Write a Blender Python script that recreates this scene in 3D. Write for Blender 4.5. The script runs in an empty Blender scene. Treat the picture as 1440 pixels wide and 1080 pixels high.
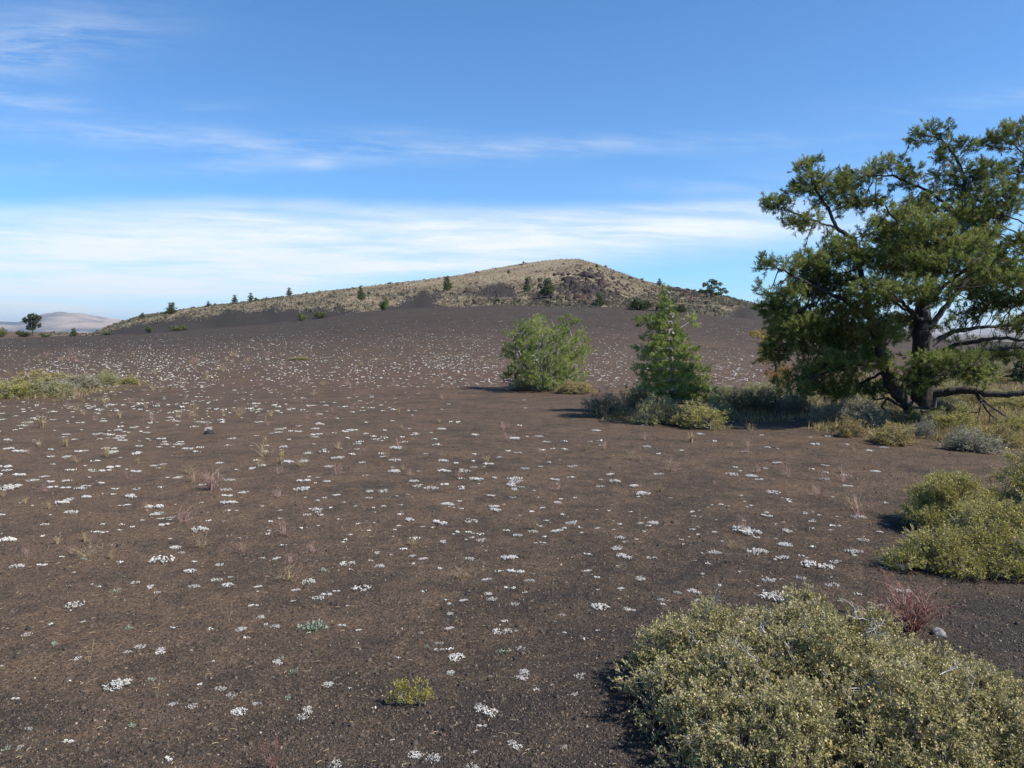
import bpy, math
import numpy as np
from mathutils import Vector

SC = bpy.context.scene
COL = SC.collection
R = math.radians
F = 1120.0                      # focal length in photo pixels (1440 wide)
HZ = 468.0                      # photo row of eye level
EYE = 1.6
PITCH = math.atan((540 - HZ) / F)

# ------------------------------------------------------------------ camera
cam = bpy.data.objects.new('camera', bpy.data.cameras.new('camera'))
COL.objects.link(cam)
cam.location = (0, 0, EYE)
cam.rotation_euler = (math.pi / 2 - PITCH, 0, 0)
cam.data.sensor_width = 36.0
cam.data.lens = 36.0 * F / 1440.0
cam.data.clip_start = 0.1
cam.data.clip_end = 90000
SC.camera = cam

# ------------------------------------------------------------------ sun, sky, exposure
SUN_EL, SUN_AZ = R(47), R(108)          # azimuth clockwise from +Y (view direction)
sv = Vector((math.cos(SUN_EL) * math.sin(SUN_AZ), math.cos(SUN_EL) * math.cos(SUN_AZ), math.sin(SUN_EL)))
sl = bpy.data.lights.new('sun', 'SUN'); sl.energy = 4.7; sl.angle = R(0.53); sl.color = (1.0, 0.95, 0.87)
so = bpy.data.objects.new('sun', sl); COL.objects.link(so)
so.rotation_euler = sv.to_track_quat('Z', 'Y').to_euler()
SC.view_settings.view_transform = 'Standard'
SC.view_settings.look = 'None'
SC.view_settings.gamma = 1.0
SC.view_settings.use_curve_mapping = False
SC.view_settings.exposure = 0.66

world = bpy.data.worlds.new('World'); SC.world = world; world.use_nodes = True
wt = world.node_tree; wt.nodes.clear()
def wn(t, **k):
    n = wt.nodes.new(t)
    for a, b in k.items(): setattr(n, a, b)
    return n
def wm(op, a, b=None, c=None):
    n = wn('ShaderNodeMath', operation=op)
    for i, v in enumerate((a, b, c)):
        if v is None: continue
        if isinstance(v, (int, float)): n.inputs[i].default_value = v
        else: wt.links.new(v, n.inputs[i])
    return n.outputs[0]
sky = wn('ShaderNodeTexSky', sky_type='NISHITA')
sky.sun_disc = False; sky.sun_elevation = SUN_EL; sky.sun_rotation = SUN_AZ
sky.altitude = 1800; sky.air_density = 1.0; sky.dust_density = 0.6; sky.ozone_density = 2.2
tc = wn('ShaderNodeTexCoord'); sx = wn('ShaderNodeSeparateXYZ'); wt.links.new(tc.outputs['Generated'], sx.inputs[0])
X, Y, Z = sx.outputs
az0 = wm('ARCTAN2', X, Y)
az = wm('TANGENT', wm('MINIMUM', wm('MAXIMUM', az0, -1.25), 1.25))
el = wm('DIVIDE', wm('ARCSINE', wm('MINIMUM', wm('MAXIMUM', Z, -1.0), 1.0)), wm('MAXIMUM', wm('COSINE', az0), 0.33))
def streak(sa, se, scale, detail, rough, off, tilt=0.0, dist=0.0):
    cx = wn('ShaderNodeCombineXYZ')
    wt.links.new(wm('MULTIPLY', az, sa), cx.inputs[0])
    wt.links.new(wm('MULTIPLY_ADD', el, se, wm('MULTIPLY_ADD', az, tilt * se, off)), cx.inputs[1])
    n = wn('ShaderNodeTexNoise'); wt.links.new(cx.outputs[0], n.inputs['Vector'])
    n.inputs['Scale'].default_value = scale; n.inputs['Detail'].default_value = detail
    n.inputs['Roughness'].default_value = rough; n.inputs['Distortion'].default_value = dist
    return n.outputs['Fac']
def remap(v, a, b, c=0.0, d=1.0):
    n = wn('ShaderNodeMapRange', interpolation_type='SMOOTHSTEP')
    wt.links.new(v, n.inputs[0])
    for i, q in enumerate((a, b, c, d)): n.inputs[i + 1].default_value = q
    return n.outputs[0]
def gauss(px, py, sxp, syp, tilt, amp):
    a0 = (px - 720) / F; e0 = math.atan((540 - py) / F) - PITCH
    da = wm('SUBTRACT', az, a0)
    de = wm('SUBTRACT', wm('MULTIPLY_ADD', da, -tilt, el), e0)
    u = wm('DIVIDE', da, sxp / F); v = wm('DIVIDE', de, syp / F)
    q = wm('ADD', wm('MULTIPLY', u, u), wm('MULTIPLY', v, v))
    return wm('MULTIPLY', wm('EXPONENT', wm('MULTIPLY', q, -1.0)), amp)
s_fine = streak(1.6, 20.0, 2.0, 10, 0.66, 3.1, 0.03, 0.25)
s_fib = streak(5.0, 60.0, 3.0, 8, 0.7, 7.7, 0.05, 0.6)
s_soft = streak(1.3, 6.5, 1.5, 5, 0.5, 11.7, -0.02, 0.2)
s_wisp = streak(2.0, 14.0, 2.4, 8, 0.60, 21.0, 0.08, 0.35)
wob = wm('MULTIPLY', wm('SUBTRACT', s_soft, 0.5), 0.05)
elw = wm('ADD', el, wob)
top = remap(elw, 0.128, 0.166, 1.0, 0.0)
lowedge = remap(az, -0.62, 0.40, 0.0, 0.105)
lo = remap(wm('SUBTRACT', elw, lowedge), -0.018, 0.035)
side = remap(az, 0.22, 0.62, 1.0, 0.0)
band = wm('MULTIPLY', wm('MULTIPLY', top, lo), side)
band = wm('MULTIPLY', band, wm('ADD', remap(s_fine, 0.34, 0.60, 0.48, 0.96), remap(s_fib, 0.35, 0.7, -0.06, 0.12)))
wis = None
for g in ((70, 55, 150, 40, 0.10, 0.75), (40, 137, 110, 12, -0.1, 0.75), (30, 237, 120, 8, 0.0, 0.55),
          (300, 197, 330, 17, -0.06, 0.75), (800, 205, 320, 13, 0.03, 0.65), (452, 228, 26, 10, 0.0, 0.75),
          (320, 235, 130, 12, 0.05, 0.4), (1020, 262, 170, 11, 0.0, 0.35), (960, 293, 190, 8, 0.05, 0.65),
          (290, 147, 90, 8, 0.0, 0.22), (560, 185, 90, 10, 0.0, 0.3), (1300, 290, 260, 60, 0.0, 0.45), (1500, 120, 260, 22, 0.1, 0.4),
          (-300, 120, 260, 30, 0.1, 0.7), (1400, 430, 420, 45, 0.0, 0.55)):
    o = gauss(*g); wis = o if wis is None else wm('ADD', wis, o)
wis = wm('MULTIPLY', wis, wm('ADD', remap(s_wisp, 0.34, 0.66, 0.10, 1.0), remap(s_fib, 0.4, 0.65, -0.15, 0.25)))
cl = wm('MINIMUM', wm('ADD', wm('MULTIPLY', band, 0.93), wm('MULTIPLY', wis, 0.36)), 0.95)
# clear-air colour: the Nishita sky, a little deeper and bluer
tint = wn('ShaderNodeMix', data_type='RGBA', blend_type='MULTIPLY'); tint.inputs[0].default_value = 1.0
wt.links.new(sky.outputs[0], tint.inputs[6]); tint.inputs[7].default_value = (0.50, 0.85, 1.12, 1)
mx = wn('ShaderNodeMix', data_type='RGBA')
wt.links.new(cl, mx.inputs[0]); wt.links.new(tint.outputs[2], mx.inputs[6]); mx.inputs[7].default_value = (6.0, 6.25, 6.5, 1)
bg = wn('ShaderNodeBackground'); bg.inputs['Strength'].default_value = 0.108
wt.links.new(mx.outputs[2], bg.inputs['Color'])
wo = wn('ShaderNodeOutputWorld'); wt.links.new(bg.outputs[0], wo.inputs['Surface'])

# ------------------------------------------------------------------ helpers
def tag(o, label=None, cat=None, group=None, kind=None):
    if label: o['label'] = label
    if cat: o['category'] = cat
    if group: o['group'] = group
    if kind: o['kind'] = kind
    return o
def mk(name, V, Fc, mat, parent=None, smooth=False, attrs=None, loc=None):
    V = np.asarray(V, dtype=np.float32); me = bpy.data.meshes.new(name)
    if not isinstance(Fc, (list, tuple)): Fc = [Fc]
    Fc = [np.asarray(f, dtype=np.int32) for f in Fc if len(f)]
    me.vertices.add(len(V)); me.vertices.foreach_set('co', V.ravel())
    nl = sum(f.size for f in Fc); npol = sum(len(f) for f in Fc)
    me.loops.add(nl); me.polygons.add(npol)
    me.loops.foreach_set('vertex_index', np.concatenate([f.ravel() for f in Fc]))
    sizes = np.concatenate([np.full(len(f), f.shape[1], np.int32) for f in Fc])
    me.polygons.foreach_set('loop_start', np.concatenate([[0], np.cumsum(sizes)[:-1]]).astype(np.int32))
    if smooth: me.polygons.foreach_set('use_smooth', np.ones(npol, dtype=bool))
    me.update(calc_edges=True)
    for k, a in (attrs or {}).items():
        at_ = me.attributes.new(k, 'FLOAT', 'POINT'); at_.data.foreach_set('value', np.asarray(a, dtype=np.float32))
    me.materials.append(mat)
    o = bpy.data.objects.new(name, me); COL.objects.link(o)
    if parent: o.parent = parent
    if loc is not None: o.location = loc
    return o
def empty(name, loc):
    o = bpy.data.objects.new(name, None); COL.objects.link(o); o.location = loc; o.empty_display_size = 0.2; return o
def copy_tree(o):
    c = o.copy(); COL.objects.link(c)
    for ch in [q for q in o.children]:
        d = ch.copy(); COL.objects.link(d); d.parent = c
    return c
def nrm(v): return v / (np.linalg.norm(v, axis=-1, keepdims=True) + 1e-9)

def h2(ix, iy, s):
    n = (ix.astype(np.int64) * 374761393 + iy.astype(np.int64) * 668265263 + s * 1442695041) & 0xffffffff
    n = ((n ^ (n >> 13)) * 1274126177) & 0xffffffff
    return ((n ^ (n >> 16)) & 0xffff) / 32767.5 - 1.0
def vn(x, y, s=0):
    x = np.asarray(x, float); y = np.asarray(y, float)
    ix = np.floor(x); iy = np.floor(y); fx = x - ix; fy = y - iy
    fx = fx * fx * fx * (fx * (fx * 6 - 15) + 10); fy = fy * fy * fy * (fy * (fy * 6 - 15) + 10)
    a = h2(ix, iy, s); b = h2(ix + 1, iy, s); c = h2(ix, iy + 1, s); d = h2(ix + 1, iy + 1, s)
    return (a + (b - a) * fx) * (1 - fy) + (c + (d - c) * fx) * fy
def fbm(x, y, o=4, s=0, g=0.5):
    t = 0; a = 1.0; n = 0
    for i in range(o): t = t + a * vn(x * 2 ** i, y * 2 ** i, s + i); n += a; a *= g
    return t / n
def sstep(a, b, x):
    t = np.clip((x - a) / (b - a), 0, 1); return t * t * (3 - 2 * t)

# ------------------------------------------------------------------ terrain height
CRX = [-400, 0, 130, 250, 380, 450, 520, 580, 640, 750, 870, 960, 1075, 1200, 1330, 1440, 1900]
CRY = [482, 477, 472, 466, 455, 448, 438, 434, 430.5, 430, 432, 439, 450, 465, 482, 490, 492]
SKX = [-500, 0, 60, 130, 160, 200, 240, 300, 350, 400, 450, 500, 550, 600, 650, 700, 740, 780, 812, 840, 870, 900, 930, 960, 1000, 1030, 1075, 1110, 1200, 1300, 1440, 1900]
SKY_ = [468, 466, 467, 469, 457, 445, 439, 431.5, 425, 418, 412, 406, 399.5, 394.5, 388, 378, 371.5, 366.5, 366, 373, 384, 395, 402, 407, 414, 421, 431, 441, 462, 476, 482, 484]
HDX = [-500, 0, 130, 400, 800, 1100, 1440]; HDD = [420, 400, 330, 300, 330, 290, 300]
def H(x, y):
    x = np.asarray(x, float); y = np.asarray(y, float)
    ys = np.maximum(y, 6.0)
    px = 720 + F * x / ys
    px = np.clip(px, -500, 1900)
    yc = 118 + 14 * np.sin(px / 260.0)
    zc = EYE + (HZ - np.interp(px, CRX, CRY)) / F * yc
    hd = np.interp(px, HDX, HDD)
    zs = EYE + (HZ - np.interp(px, SKX, SKY_)) / F * hd
    t = np.clip((ys - 26) / (yc - 26), 0, 1)
    mid = zc * t ** 1.25
    # past the crest: a shallow saddle then the hill
    z_b = zc - 1.6
    u = np.clip((ys - yc) / (hd * 0.60 - yc), 0, 1)
    sad = zc + (z_b - zc) * np.sin(np.pi * np.clip(u, 0, 1)) * 0.9
    w = np.clip((ys - (yc + 18)) / (hd - yc - 18), 0, 1)
    prof = np.sin(w * np.pi / 2) ** 1.05
    yb_ = yc + 18
    tb = (z_b - EYE) / yb_; tS = (zs - EYE) / hd
    hill = EYE + (tb + (tS - tb) * prof) * np.clip(ys, yb_, hd)
    hill = np.where(ys < yc + 18, zc + (z_b - zc) * sstep(0, 1, (ys - yc) / 18.0), hill)
    back = np.clip((ys - hd) / (500.0), 0, 1)
    far = zs + (-22 - zs) * sstep(0, 1, back) 
    z = np.where(ys < yc, mid, np.where(ys < hd, hill, far))
    gul = fbm(px / 60.0, ys / 90.0, 3, 40)
    z = z + gul * 1.3 * sstep(0.05, 0.4, w) * (1 - sstep(0.75, 1.0, w)) * (zs > 3)
    # lava lumps near the summit
    amp = sstep(8, 60, ys)
    z = z + fbm(x / 9.0 + 5, y / 9.0, 3, 3) * (0.03 + 0.22 * amp * (1 - back)) + fbm(x / 1.3, y / 1.3, 3, 7) * 0.016
    near = sstep(20, 5, np.hypot(x, y)) * 0.006
    z = z + fbm(x * 7, y * 7, 2, 9) * near
    return z
def H0(x, y): return float(H(np.array([x]), np.array([y]))[0])
Z0 = H0(0.0, 0.0)
EYEZ = EYE
cp, sp = math.cos(PITCH), math.sin(PITCH)
def ray(px, py):
    a = (px - 720) / F; b = (540 - py) / F
    return np.array([a, cp + b * sp, -sp + b * cp])
def at(px, py, Yd):
    d = ray(px, py); k = Yd / d[1]
    return np.array([d[0] * k, Yd, EYEZ + d[2] * k])
def proj(x, y, z):
    zz = z - EYEZ; dep = y * cp - zz * sp; up = y * sp + zz * cp
    dep = np.maximum(dep, 0.01)
    return 720 + F * x / dep, 540 - F * up / dep
_ts = np.concatenate([np.arange(1.5, 40, 0.03), np.arange(40, 600, 0.4)])
def hit(px, py, far=False):
    d = ray(px, py); s = _ts / d[1]
    X_ = d[0] * s; Y_ = _ts; Zr = EYEZ + d[2] * s
    below = Zr < H(X_, Y_)
    if not below.any(): return None
    if far:
        f = Y_ > 175
        b2 = below & f
        if not b2.any(): return None
        i = np.argmax(b2)
    else: i = np.argmax(below)
    return np.array([X_[i], Y_[i], H0(X_[i], Y_[i])])
_tt = np.concatenate([np.geomspace(1.6, 60, 420), np.linspace(60.5, 420, 420)])
_pc = np.arange(-700, 2101, 8.0); _tab = None
def hit_many(px, py):
    # first hit of each ray, from a table of ground profiles along every 8th pixel column
    global _tab
    if _tab is None: _tab = H(((_pc - 720) / F)[:, None] * _tt[None] / (cp), np.broadcast_to(_tt, (len(_pc), len(_tt))))
    out = np.zeros((len(px), 3)); ok = np.zeros(len(px), bool)
    for k in range(0, len(px), 6000):
        a = (px[k:k + 6000] - 720) / F; b = (540 - py[k:k + 6000]) / F
        dy = cp + b * sp; dz = -sp + b * cp
        ci = np.clip(np.round((a / dy * cp * F + 720 + 700) / 8).astype(int), 0, len(_pc) - 1)
        d = EYEZ + dz[:, None] * (_tt[None] / dy[:, None]) - _tab[ci]; bl = d < 0
        i = np.argmax(bl, 1); o = bl.any(1) & (i > 0); i = np.maximum(i, 1)
        r = np.arange(len(i)); d1 = d[r, i - 1]; d2 = d[r, i]; f = np.clip(d1 / (d1 - d2 + 1e-9), 0, 1)
        yy = _tt[i - 1] + (_tt[i] - _tt[i - 1]) * f; xx = a * yy / dy
        out[k:k + 6000] = np.stack([xx, yy, H(xx, yy)], 1); ok[k:k + 6000] = o
    return out, ok

# ------------------------------------------------------------------ materials
def newmat(name):
    m = bpy.data.materials.new(name); m.use_nodes = True; nt = m.node_tree; nt.nodes.clear()
    return m, nt
def ramp(nt, fac, stops):
    r = nt.nodes.new('ShaderNodeValToRGB'); e = r.color_ramp.elements
    while len(e) < len(stops): e.new(0.5)
    for i, (p, c) in enumerate(stops): e[i].position = p; e[i].color = (*c, 1)
    nt.links.new(fac, r.inputs[0]); return r.outputs[0]
def leafmat(name, stops, transl=0.3, rough=0.6, spec=0.25):
    m, nt = newmat(name)
    a = nt.nodes.new('ShaderNodeAttribute'); a.attribute_name = 'var'
    c = ramp(nt, a.outputs['Fac'], stops)
    p = nt.nodes.new('ShaderNodeBsdfPrincipled'); p.inputs['Roughness'].default_value = rough
    p.inputs['Specular IOR Level'].default_value = spec
    nt.links.new(c, p.inputs['Base Color'])
    o = nt.nodes.new('ShaderNodeOutputMaterial')
    if transl > 0:
        t = nt.nodes.new('ShaderNodeBsdfTranslucent'); nt.links.new(c, t.inputs['Color'])
        mm = nt.nodes.new('ShaderNodeMixShader'); mm.inputs[0].default_value = transl
        nt.links.new(p.outputs[0], mm.inputs[1]); nt.links.new(t.outputs[0], mm.inputs[2]); nt.links.new(mm.outputs[0], o.inputs[0])
    else: nt.links.new(p.outputs[0], o.inputs[0])
    return m
def barkmat(name, c1, c2, scale=18.0, rough=0.85):
    m, nt = newmat(name)
    g = nt.nodes.new('ShaderNodeTexCoord'); mp = nt.nodes.new('ShaderNodeMapping'); mp.inputs['Scale'].default_value = (1, 1, 0.25)
    nt.links.new(g.outputs['Object'], mp.inputs[0])
    n = nt.nodes.new('ShaderNodeTexNoise'); n.inputs['Scale'].default_value = scale; n.inputs['Detail'].default_value = 6
    n.inputs['Roughness'].default_value = 0.7
    nt.links.new(mp.outputs[0], n.inputs['Vector'])
    c = ramp(nt, n.outputs['Fac'], [(0.35, c1), (0.65, c2)])
    p = nt.nodes.new('ShaderNodeBsdfPrincipled'); p.inputs['Roughness'].default_value = rough; p.inputs['Specular IOR Level'].default_value = 0.2
    nt.links.new(c, p.inputs['Base Color'])
    b = nt.nodes.new('ShaderNodeBump'); b.inputs['Strength'].default_value = 0.8; b.inputs['Distance'].default_value = 0.02
    nt.links.new(n.outputs['Fac'], b.inputs['Height']); nt.links.new(b.outputs[0], p.inputs['Normal'])
    o = nt.nodes.new('ShaderNodeOutputMaterial'); nt.links.new(p.outputs[0], o.inputs[0])
    return m
def vr(a, b): return lambda t: tuple(a[i] + (b[i] - a[i]) * t for i in range(3))

M = {}
M['pine_big'] = leafmat('pine_needles', [(0.0, (0.06, 0.08, 0.022)), (0.5, (0.18, 0.22, 0.055)), (0.8, (0.32, 0.345, 0.09)), (1.0, (0.30, 0.23, 0.14))], 0.38)
M['pine_small'] = leafmat('young_pine_needles', [(0.0, (0.10, 0.13, 0.035)), (0.5, (0.26, 0.32, 0.08)), (1.0, (0.50, 0.52, 0.17))], 0.38)
M['pine_far'] = leafmat('distant_pine_needles', [(0.0, (0.07, 0.095, 0.045)), (0.6, (0.125, 0.16, 0.07)), (1.0, (0.19, 0.21, 0.09))])
M['bush_far'] = leafmat('distant_bush_leaves', [(0.0, (0.11, 0.14, 0.045)), (1.0, (0.25, 0.27, 0.10))])
M['tree_grey'] = leafmat('grey_green_leaves', [(0.0, (0.07, 0.08, 0.045)), (1.0, (0.16, 0.155, 0.09))])
M['bitter'] = leafmat('bitterbrush_leaves', [(0.0, (0.18, 0.175, 0.07)), (0.4, (0.38, 0.345, 0.145)), (0.75, (0.55, 0.46, 0.21)), (1.0, (0.70, 0.53, 0.29))], 0.3, 0.45, 0.3)
M['rabbit'] = leafmat('rabbitbrush_leaves', [(0.0, (0.19, 0.19, 0.045)), (0.5, (0.39, 0.35, 0.085)), (0.85, (0.53, 0.44, 0.14)), (1.0, (0.56, 0.44, 0.22))], 0.3, 0.5)
M['sage'] = leafmat('sagebrush_leaves', [(0.0, (0.21, 0.20, 0.125)), (0.6, (0.34, 0.315, 0.20)), (1.0, (0.47, 0.42, 0.29))], 0.15, 0.8)
M['olive'] = leafmat('olive_shrub_leaves', [(0.0, (0.19, 0.20, 0.085)), (0.6, (0.34, 0.325, 0.13)), (1.0, (0.46, 0.40, 0.19))], 0.2, 0.7)
M['yellow'] = leafmat('yellow_shrub_leaves', [(0.0, (0.24, 0.20, 0.06)), (0.6, (0.40, 0.31, 0.09)), (1.0, (0.52, 0.40, 0.16))], 0.25, 0.7)
M['orange'] = leafmat('orange_shrub_leaves', [(0.0, (0.27, 0.20, 0.07)), (1.0, (0.46, 0.34, 0.13))], 0.25, 0.7)
M['darksage'] = leafmat('dark_sagebrush_leaves', [(0.0, (0.09, 0.10, 0.055)), (1.0, (0.24, 0.24, 0.14))], 0.1, 0.8)
M['dying'] = leafmat('browning_needles', [(0.0, (0.16, 0.09, 0.03)), (0.5, (0.30, 0.20, 0.05)), (1.0, (0.45, 0.36, 0.08))], 0.25, 0.7)
M['lime'] = leafmat('lime_leaves', [(0.0, (0.18, 0.17, 0.03)), (0.6, (0.38, 0.33, 0.06)), (1.0, (0.42, 0.27, 0.14))], 0.25, 0.5)
M['white'] = leafmat('white_mat_leaves', [(0.0, (0.30, 0.30, 0.23)), (0.5, (0.58, 0.555, 0.50)), (0.9, (0.77, 0.745, 0.70)), (1.0, (0.55, 0.36, 0.36))], 0.0, 0.8)
M['mint'] = leafmat('mint_leaves', [(0.0, (0.18, 0.22, 0.15)), (1.0, (0.40, 0.44, 0.33))], 0.1, 0.8)
M['straw'] = leafmat('straw_stems', [(0.0, (0.28, 0.19, 0.11)), (0.5, (0.45, 0.34, 0.20)), (1.0, (0.62, 0.50, 0.30))], 0.2, 0.7)
M['olive_straw'] = leafmat('dry_grass_blades', [(0.0, (0.17, 0.15, 0.06)), (0.5, (0.34, 0.27, 0.12)), (1.0, (0.50, 0.40, 0.22))], 0.3, 0.7)
M['redstem'] = leafmat('red_stems', [(0.0, (0.16, 0.065, 0.05)), (0.6, (0.27, 0.115, 0.09)), (1.0, (0.38, 0.25, 0.20))], 0.1, 0.6)
M['pinkstem'] = leafmat('pinkish_stems', [(0.0, (0.30, 0.16, 0.13)), (0.6, (0.42, 0.26, 0.21)), (1.0, (0.55, 0.42, 0.33))], 0.1, 0.7)
M['scrub'] = leafmat('hill_scrub_leaves', [(0.0, (0.13, 0.12, 0.085)), (0.3, (0.25, 0.22, 0.15)), (0.55, (0.42, 0.34, 0.235)), (0.8, (0.56, 0.45, 0.31)), (1.0, (0.64, 0.54, 0.40))], 0.45, 0.8)
M['greengrass'] = leafmat('green_grass_blades', [(0.0, (0.13, 0.17, 0.06)), (1.0, (0.30, 0.34, 0.14))], 0.3, 0.5)
M['purple'] = leafmat('purple_petals', [(0.0, (0.20, 0.08, 0.32)), (1.0, (0.36, 0.18, 0.50))], 0.2, 0.5)
M['bark'] = barkmat('pine_bark', (0.022, 0.019, 0.017), (0.085, 0.074, 0.066))
M['palebark'] = barkmat('pale_bark', (0.22, 0.20, 0.18), (0.46, 0.43, 0.40), 30)
M['twig'] = barkmat('grey_twigs', (0.16, 0.14, 0.12), (0.42, 0.39, 0.35), 25)
M['deadwood'] = barkmat('bleached_wood', (0.30, 0.28, 0.26), (0.62, 0.60, 0.57), 25)

def rockmat(name, c1, c2, scale):
    m, nt = newmat(name)
    g = nt.nodes.new('ShaderNodeTexCoord')
    n = nt.nodes.new('ShaderNodeTexNoise'); n.inputs['Scale'].default_value = scale; n.inputs['Detail'].default_value = 8
    nt.links.new(g.outputs['Object'], n.inputs['Vector'])
    c = ramp(nt, n.outputs['Fac'], [(0.35, c1), (0.68, c2)])
    p = nt.nodes.new('ShaderNodeBsdfPrincipled'); p.inputs['Roughness'].default_value = 0.9; p.inputs['Specular IOR Level'].default_value = 0.2
    nt.links.new(c, p.inputs['Base Color'])
    b = nt.nodes.new('ShaderNodeBump'); b.inputs['Strength'].default_value = 0.7; b.inputs['Distance'].default_value = 0.3 / scale
    nt.links.new(n.outputs['Fac'], b.inputs['Height']); nt.links.new(b.outputs[0], p.inputs['Normal'])
    o = nt.nodes.new('ShaderNodeOutputMaterial'); nt.links.new(p.outputs[0], o.inputs[0])
    return m
M['lava'] = rockmat('lava_rock', (0.018, 0.014, 0.014), (0.06, 0.046, 0.042), 0.8)
M['redlava'] = rockmat('red_lava_rock', (0.04, 0.020, 0.019), (0.11, 0.055, 0.048), 0.8)
M['stone'] = rockmat('grey_stone', (0.10, 0.10, 0.10), (0.26, 0.25, 0.24), 30)
M['darkstone'] = rockmat('dark_stone', (0.01, 0.01, 0.01), (0.05, 0.045, 0.04), 30)

def cinder_colour(nt, pos_out, grey, veg, red):
    """base colour of the cinder ground: dusty brown over dark cinders, by object-space noise"""
    L = nt.links
    def noise(scale, det, rough=0.55):
        n = nt.nodes.new('ShaderNodeTexNoise'); n.inputs['Scale'].default_value = scale; n.inputs['Detail'].default_value = det
        n.inputs['Roughness'].default_value = rough; L.new(pos_out, n.inputs['Vector']); return n.outputs['Fac']
    def mapr(v, a, b, c, d):
        n = nt.nodes.new('ShaderNodeMapRange'); L.new(v, n.inputs[0])
        for i, q in enumerate((a, b, c, d)): n.inputs[i + 1].default_value = q
        return n.outputs[0]
    def mth(op, a, b):
        n = nt.nodes.new('ShaderNodeMath'); n.operation = op
        for i, v in enumerate((a, b)):
            if isinstance(v, (int, float)): n.inputs[i].default_value = v
            else: L.new(v, n.inputs[i])
        return n.outputs[0]
    def mix(f, a, b, bt='MIX'):
        n = nt.nodes.new('ShaderNodeMix'); n.data_type = 'RGBA'; n.blend_type = bt
        if isinstance(f, float): n.inputs[0].default_value = f
        else: L.new(f, n.inputs[0])
        for i, v in ((6, a), (7, b)):
            if isinstance(v, tuple): n.inputs[i].default_value = (*v, 1)
            else: L.new(v, n.inputs[i])
        return n.outputs[2]
    big = noise(0.9, 6, 0.62); med = noise(9, 5, 0.65); fine = noise(70, 4, 0.75); dust = noise(2.6, 5, 0.6)
    dsel = mth('ADD', mth('MULTIPLY', mth('SUBTRACT', big, 0.5), 1.7), mth('MULTIPLY', mth('SUBTRACT', dust, 0.5), 1.8))
    dsel = mth('ADD', dsel, mth('MULTIPLY', mth('SUBTRACT', med, 0.5), 1.6))
    dsel = mth('ADD', dsel, mth('MULTIPLY', mth('SUBTRACT', fine, 0.5), 1.3))
    dsel = mapr(mth('SUBTRACT', dsel, grey), -0.72, 0.40, 0.0, 1.0)
    c = mix(dsel, (0.034, 0.0275, 0.0225), (0.106, 0.070, 0.044))
    # single grains: light and dark
    v = nt.nodes.new('ShaderNodeTexVoronoi'); v.inputs['Scale'].default_value = 95; L.new(pos_out, v.inputs['Vector'])
    sx_ = nt.nodes.new('ShaderNodeSeparateColor'); L.new(v.outputs['Color'], sx_.inputs[0])
    g1 = mapr(sx_.outputs[0], 0.0, 1.0, 0.55, 1.5)
    cg = nt.nodes.new('ShaderNodeCombineColor')
    for i in range(3): L.new(g1, cg.inputs[i])
    c = mix(1.0, c, cg.outputs[0], 'MULTIPLY')
    c = mix(mapr(sx_.outputs[1], 0.965, 0.99, 0.0, 0.45), c, (0.24, 0.19, 0.15))
    c = mix(red, c, (0.115, 0.058, 0.043))
    vegc = mix(noise(0.55, 6, 0.7), (0.14, 0.115, 0.075), (0.36, 0.29, 0.19))
    c = mix(veg, c, vegc)
    return c, noise, mapr, mth

gm, nt = newmat('cinder_ground')
g = nt.nodes.new('ShaderNodeTexCoord')
def attr(n):
    a = nt.nodes.new('ShaderNodeAttribute'); a.attribute_name = n; return a.outputs['Fac']
c, noise, mapr, mth = cinder_colour(nt, g.outputs['Object'], attr('grey'), attr('veg'), attr('red'))
p = nt.nodes.new('ShaderNodeBsdfPrincipled'); p.inputs['Roughness'].default_value = 0.92; p.inputs['Specular IOR Level'].default_value = 0.15
nt.links.new(c, p.inputs['Base Color'])
v2 = nt.nodes.new('ShaderNodeTexVoronoi'); v2.inputs['Scale'].default_value = 60; nt.links.new(g.outputs['Object'], v2.inputs['Vector'])
hgt = mth('ADD', mth('MULTIPLY', mth('SUBTRACT', 1.0, v2.outputs['Distance']), 0.5), mth('MULTIPLY', noise(120, 4, 0.7), 0.5))
hgt = mth('ADD', hgt, mth('MULTIPLY', noise(14, 4, 0.6), 1.2))
hgt = mth('ADD', hgt, mth('ADD', mth('MULTIPLY', noise(4.5, 3, 0.55), 3.2), mth('MULTIPLY', noise(1.7, 3, 0.5), 4.5)))
b = nt.nodes.new('ShaderNodeBump'); b.inputs['Strength'].default_value = 0.9; b.inputs['Distance'].default_value = 0.014
nt.links.new(hgt, b.inputs['Height']); nt.links.new(b.outputs[0], p.inputs['Normal'])
o = nt.nodes.new('ShaderNodeOutputMaterial'); nt.links.new(p.outputs[0], o.inputs[0])
M['ground'] = gm

gravel, nt = newmat('cinder_gravel_grains')
a = nt.nodes.new('ShaderNodeAttribute'); a.attribute_name = 'var'
c = ramp(nt, a.outputs['Fac'], [(0.0, (0.018, 0.016, 0.0145)), (0.5, (0.050, 0.039, 0.031)), (0.86, (0.10, 0.072, 0.050)), (0.97, (0.15, 0.115, 0.085)), (1.0, (0.36, 0.29, 0.22))])
p = nt.nodes.new('ShaderNodeBsdfPrincipled'); p.inputs['Roughness'].default_value = 0.75; p.inputs['Specular IOR Level'].default_value = 0.35
nt.links.new(c, p.inputs['Base Color'])
o = nt.nodes.new('ShaderNodeOutputMaterial'); nt.links.new(p.outputs[0], o.inputs[0])
M['gravel'] = gravel

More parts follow.
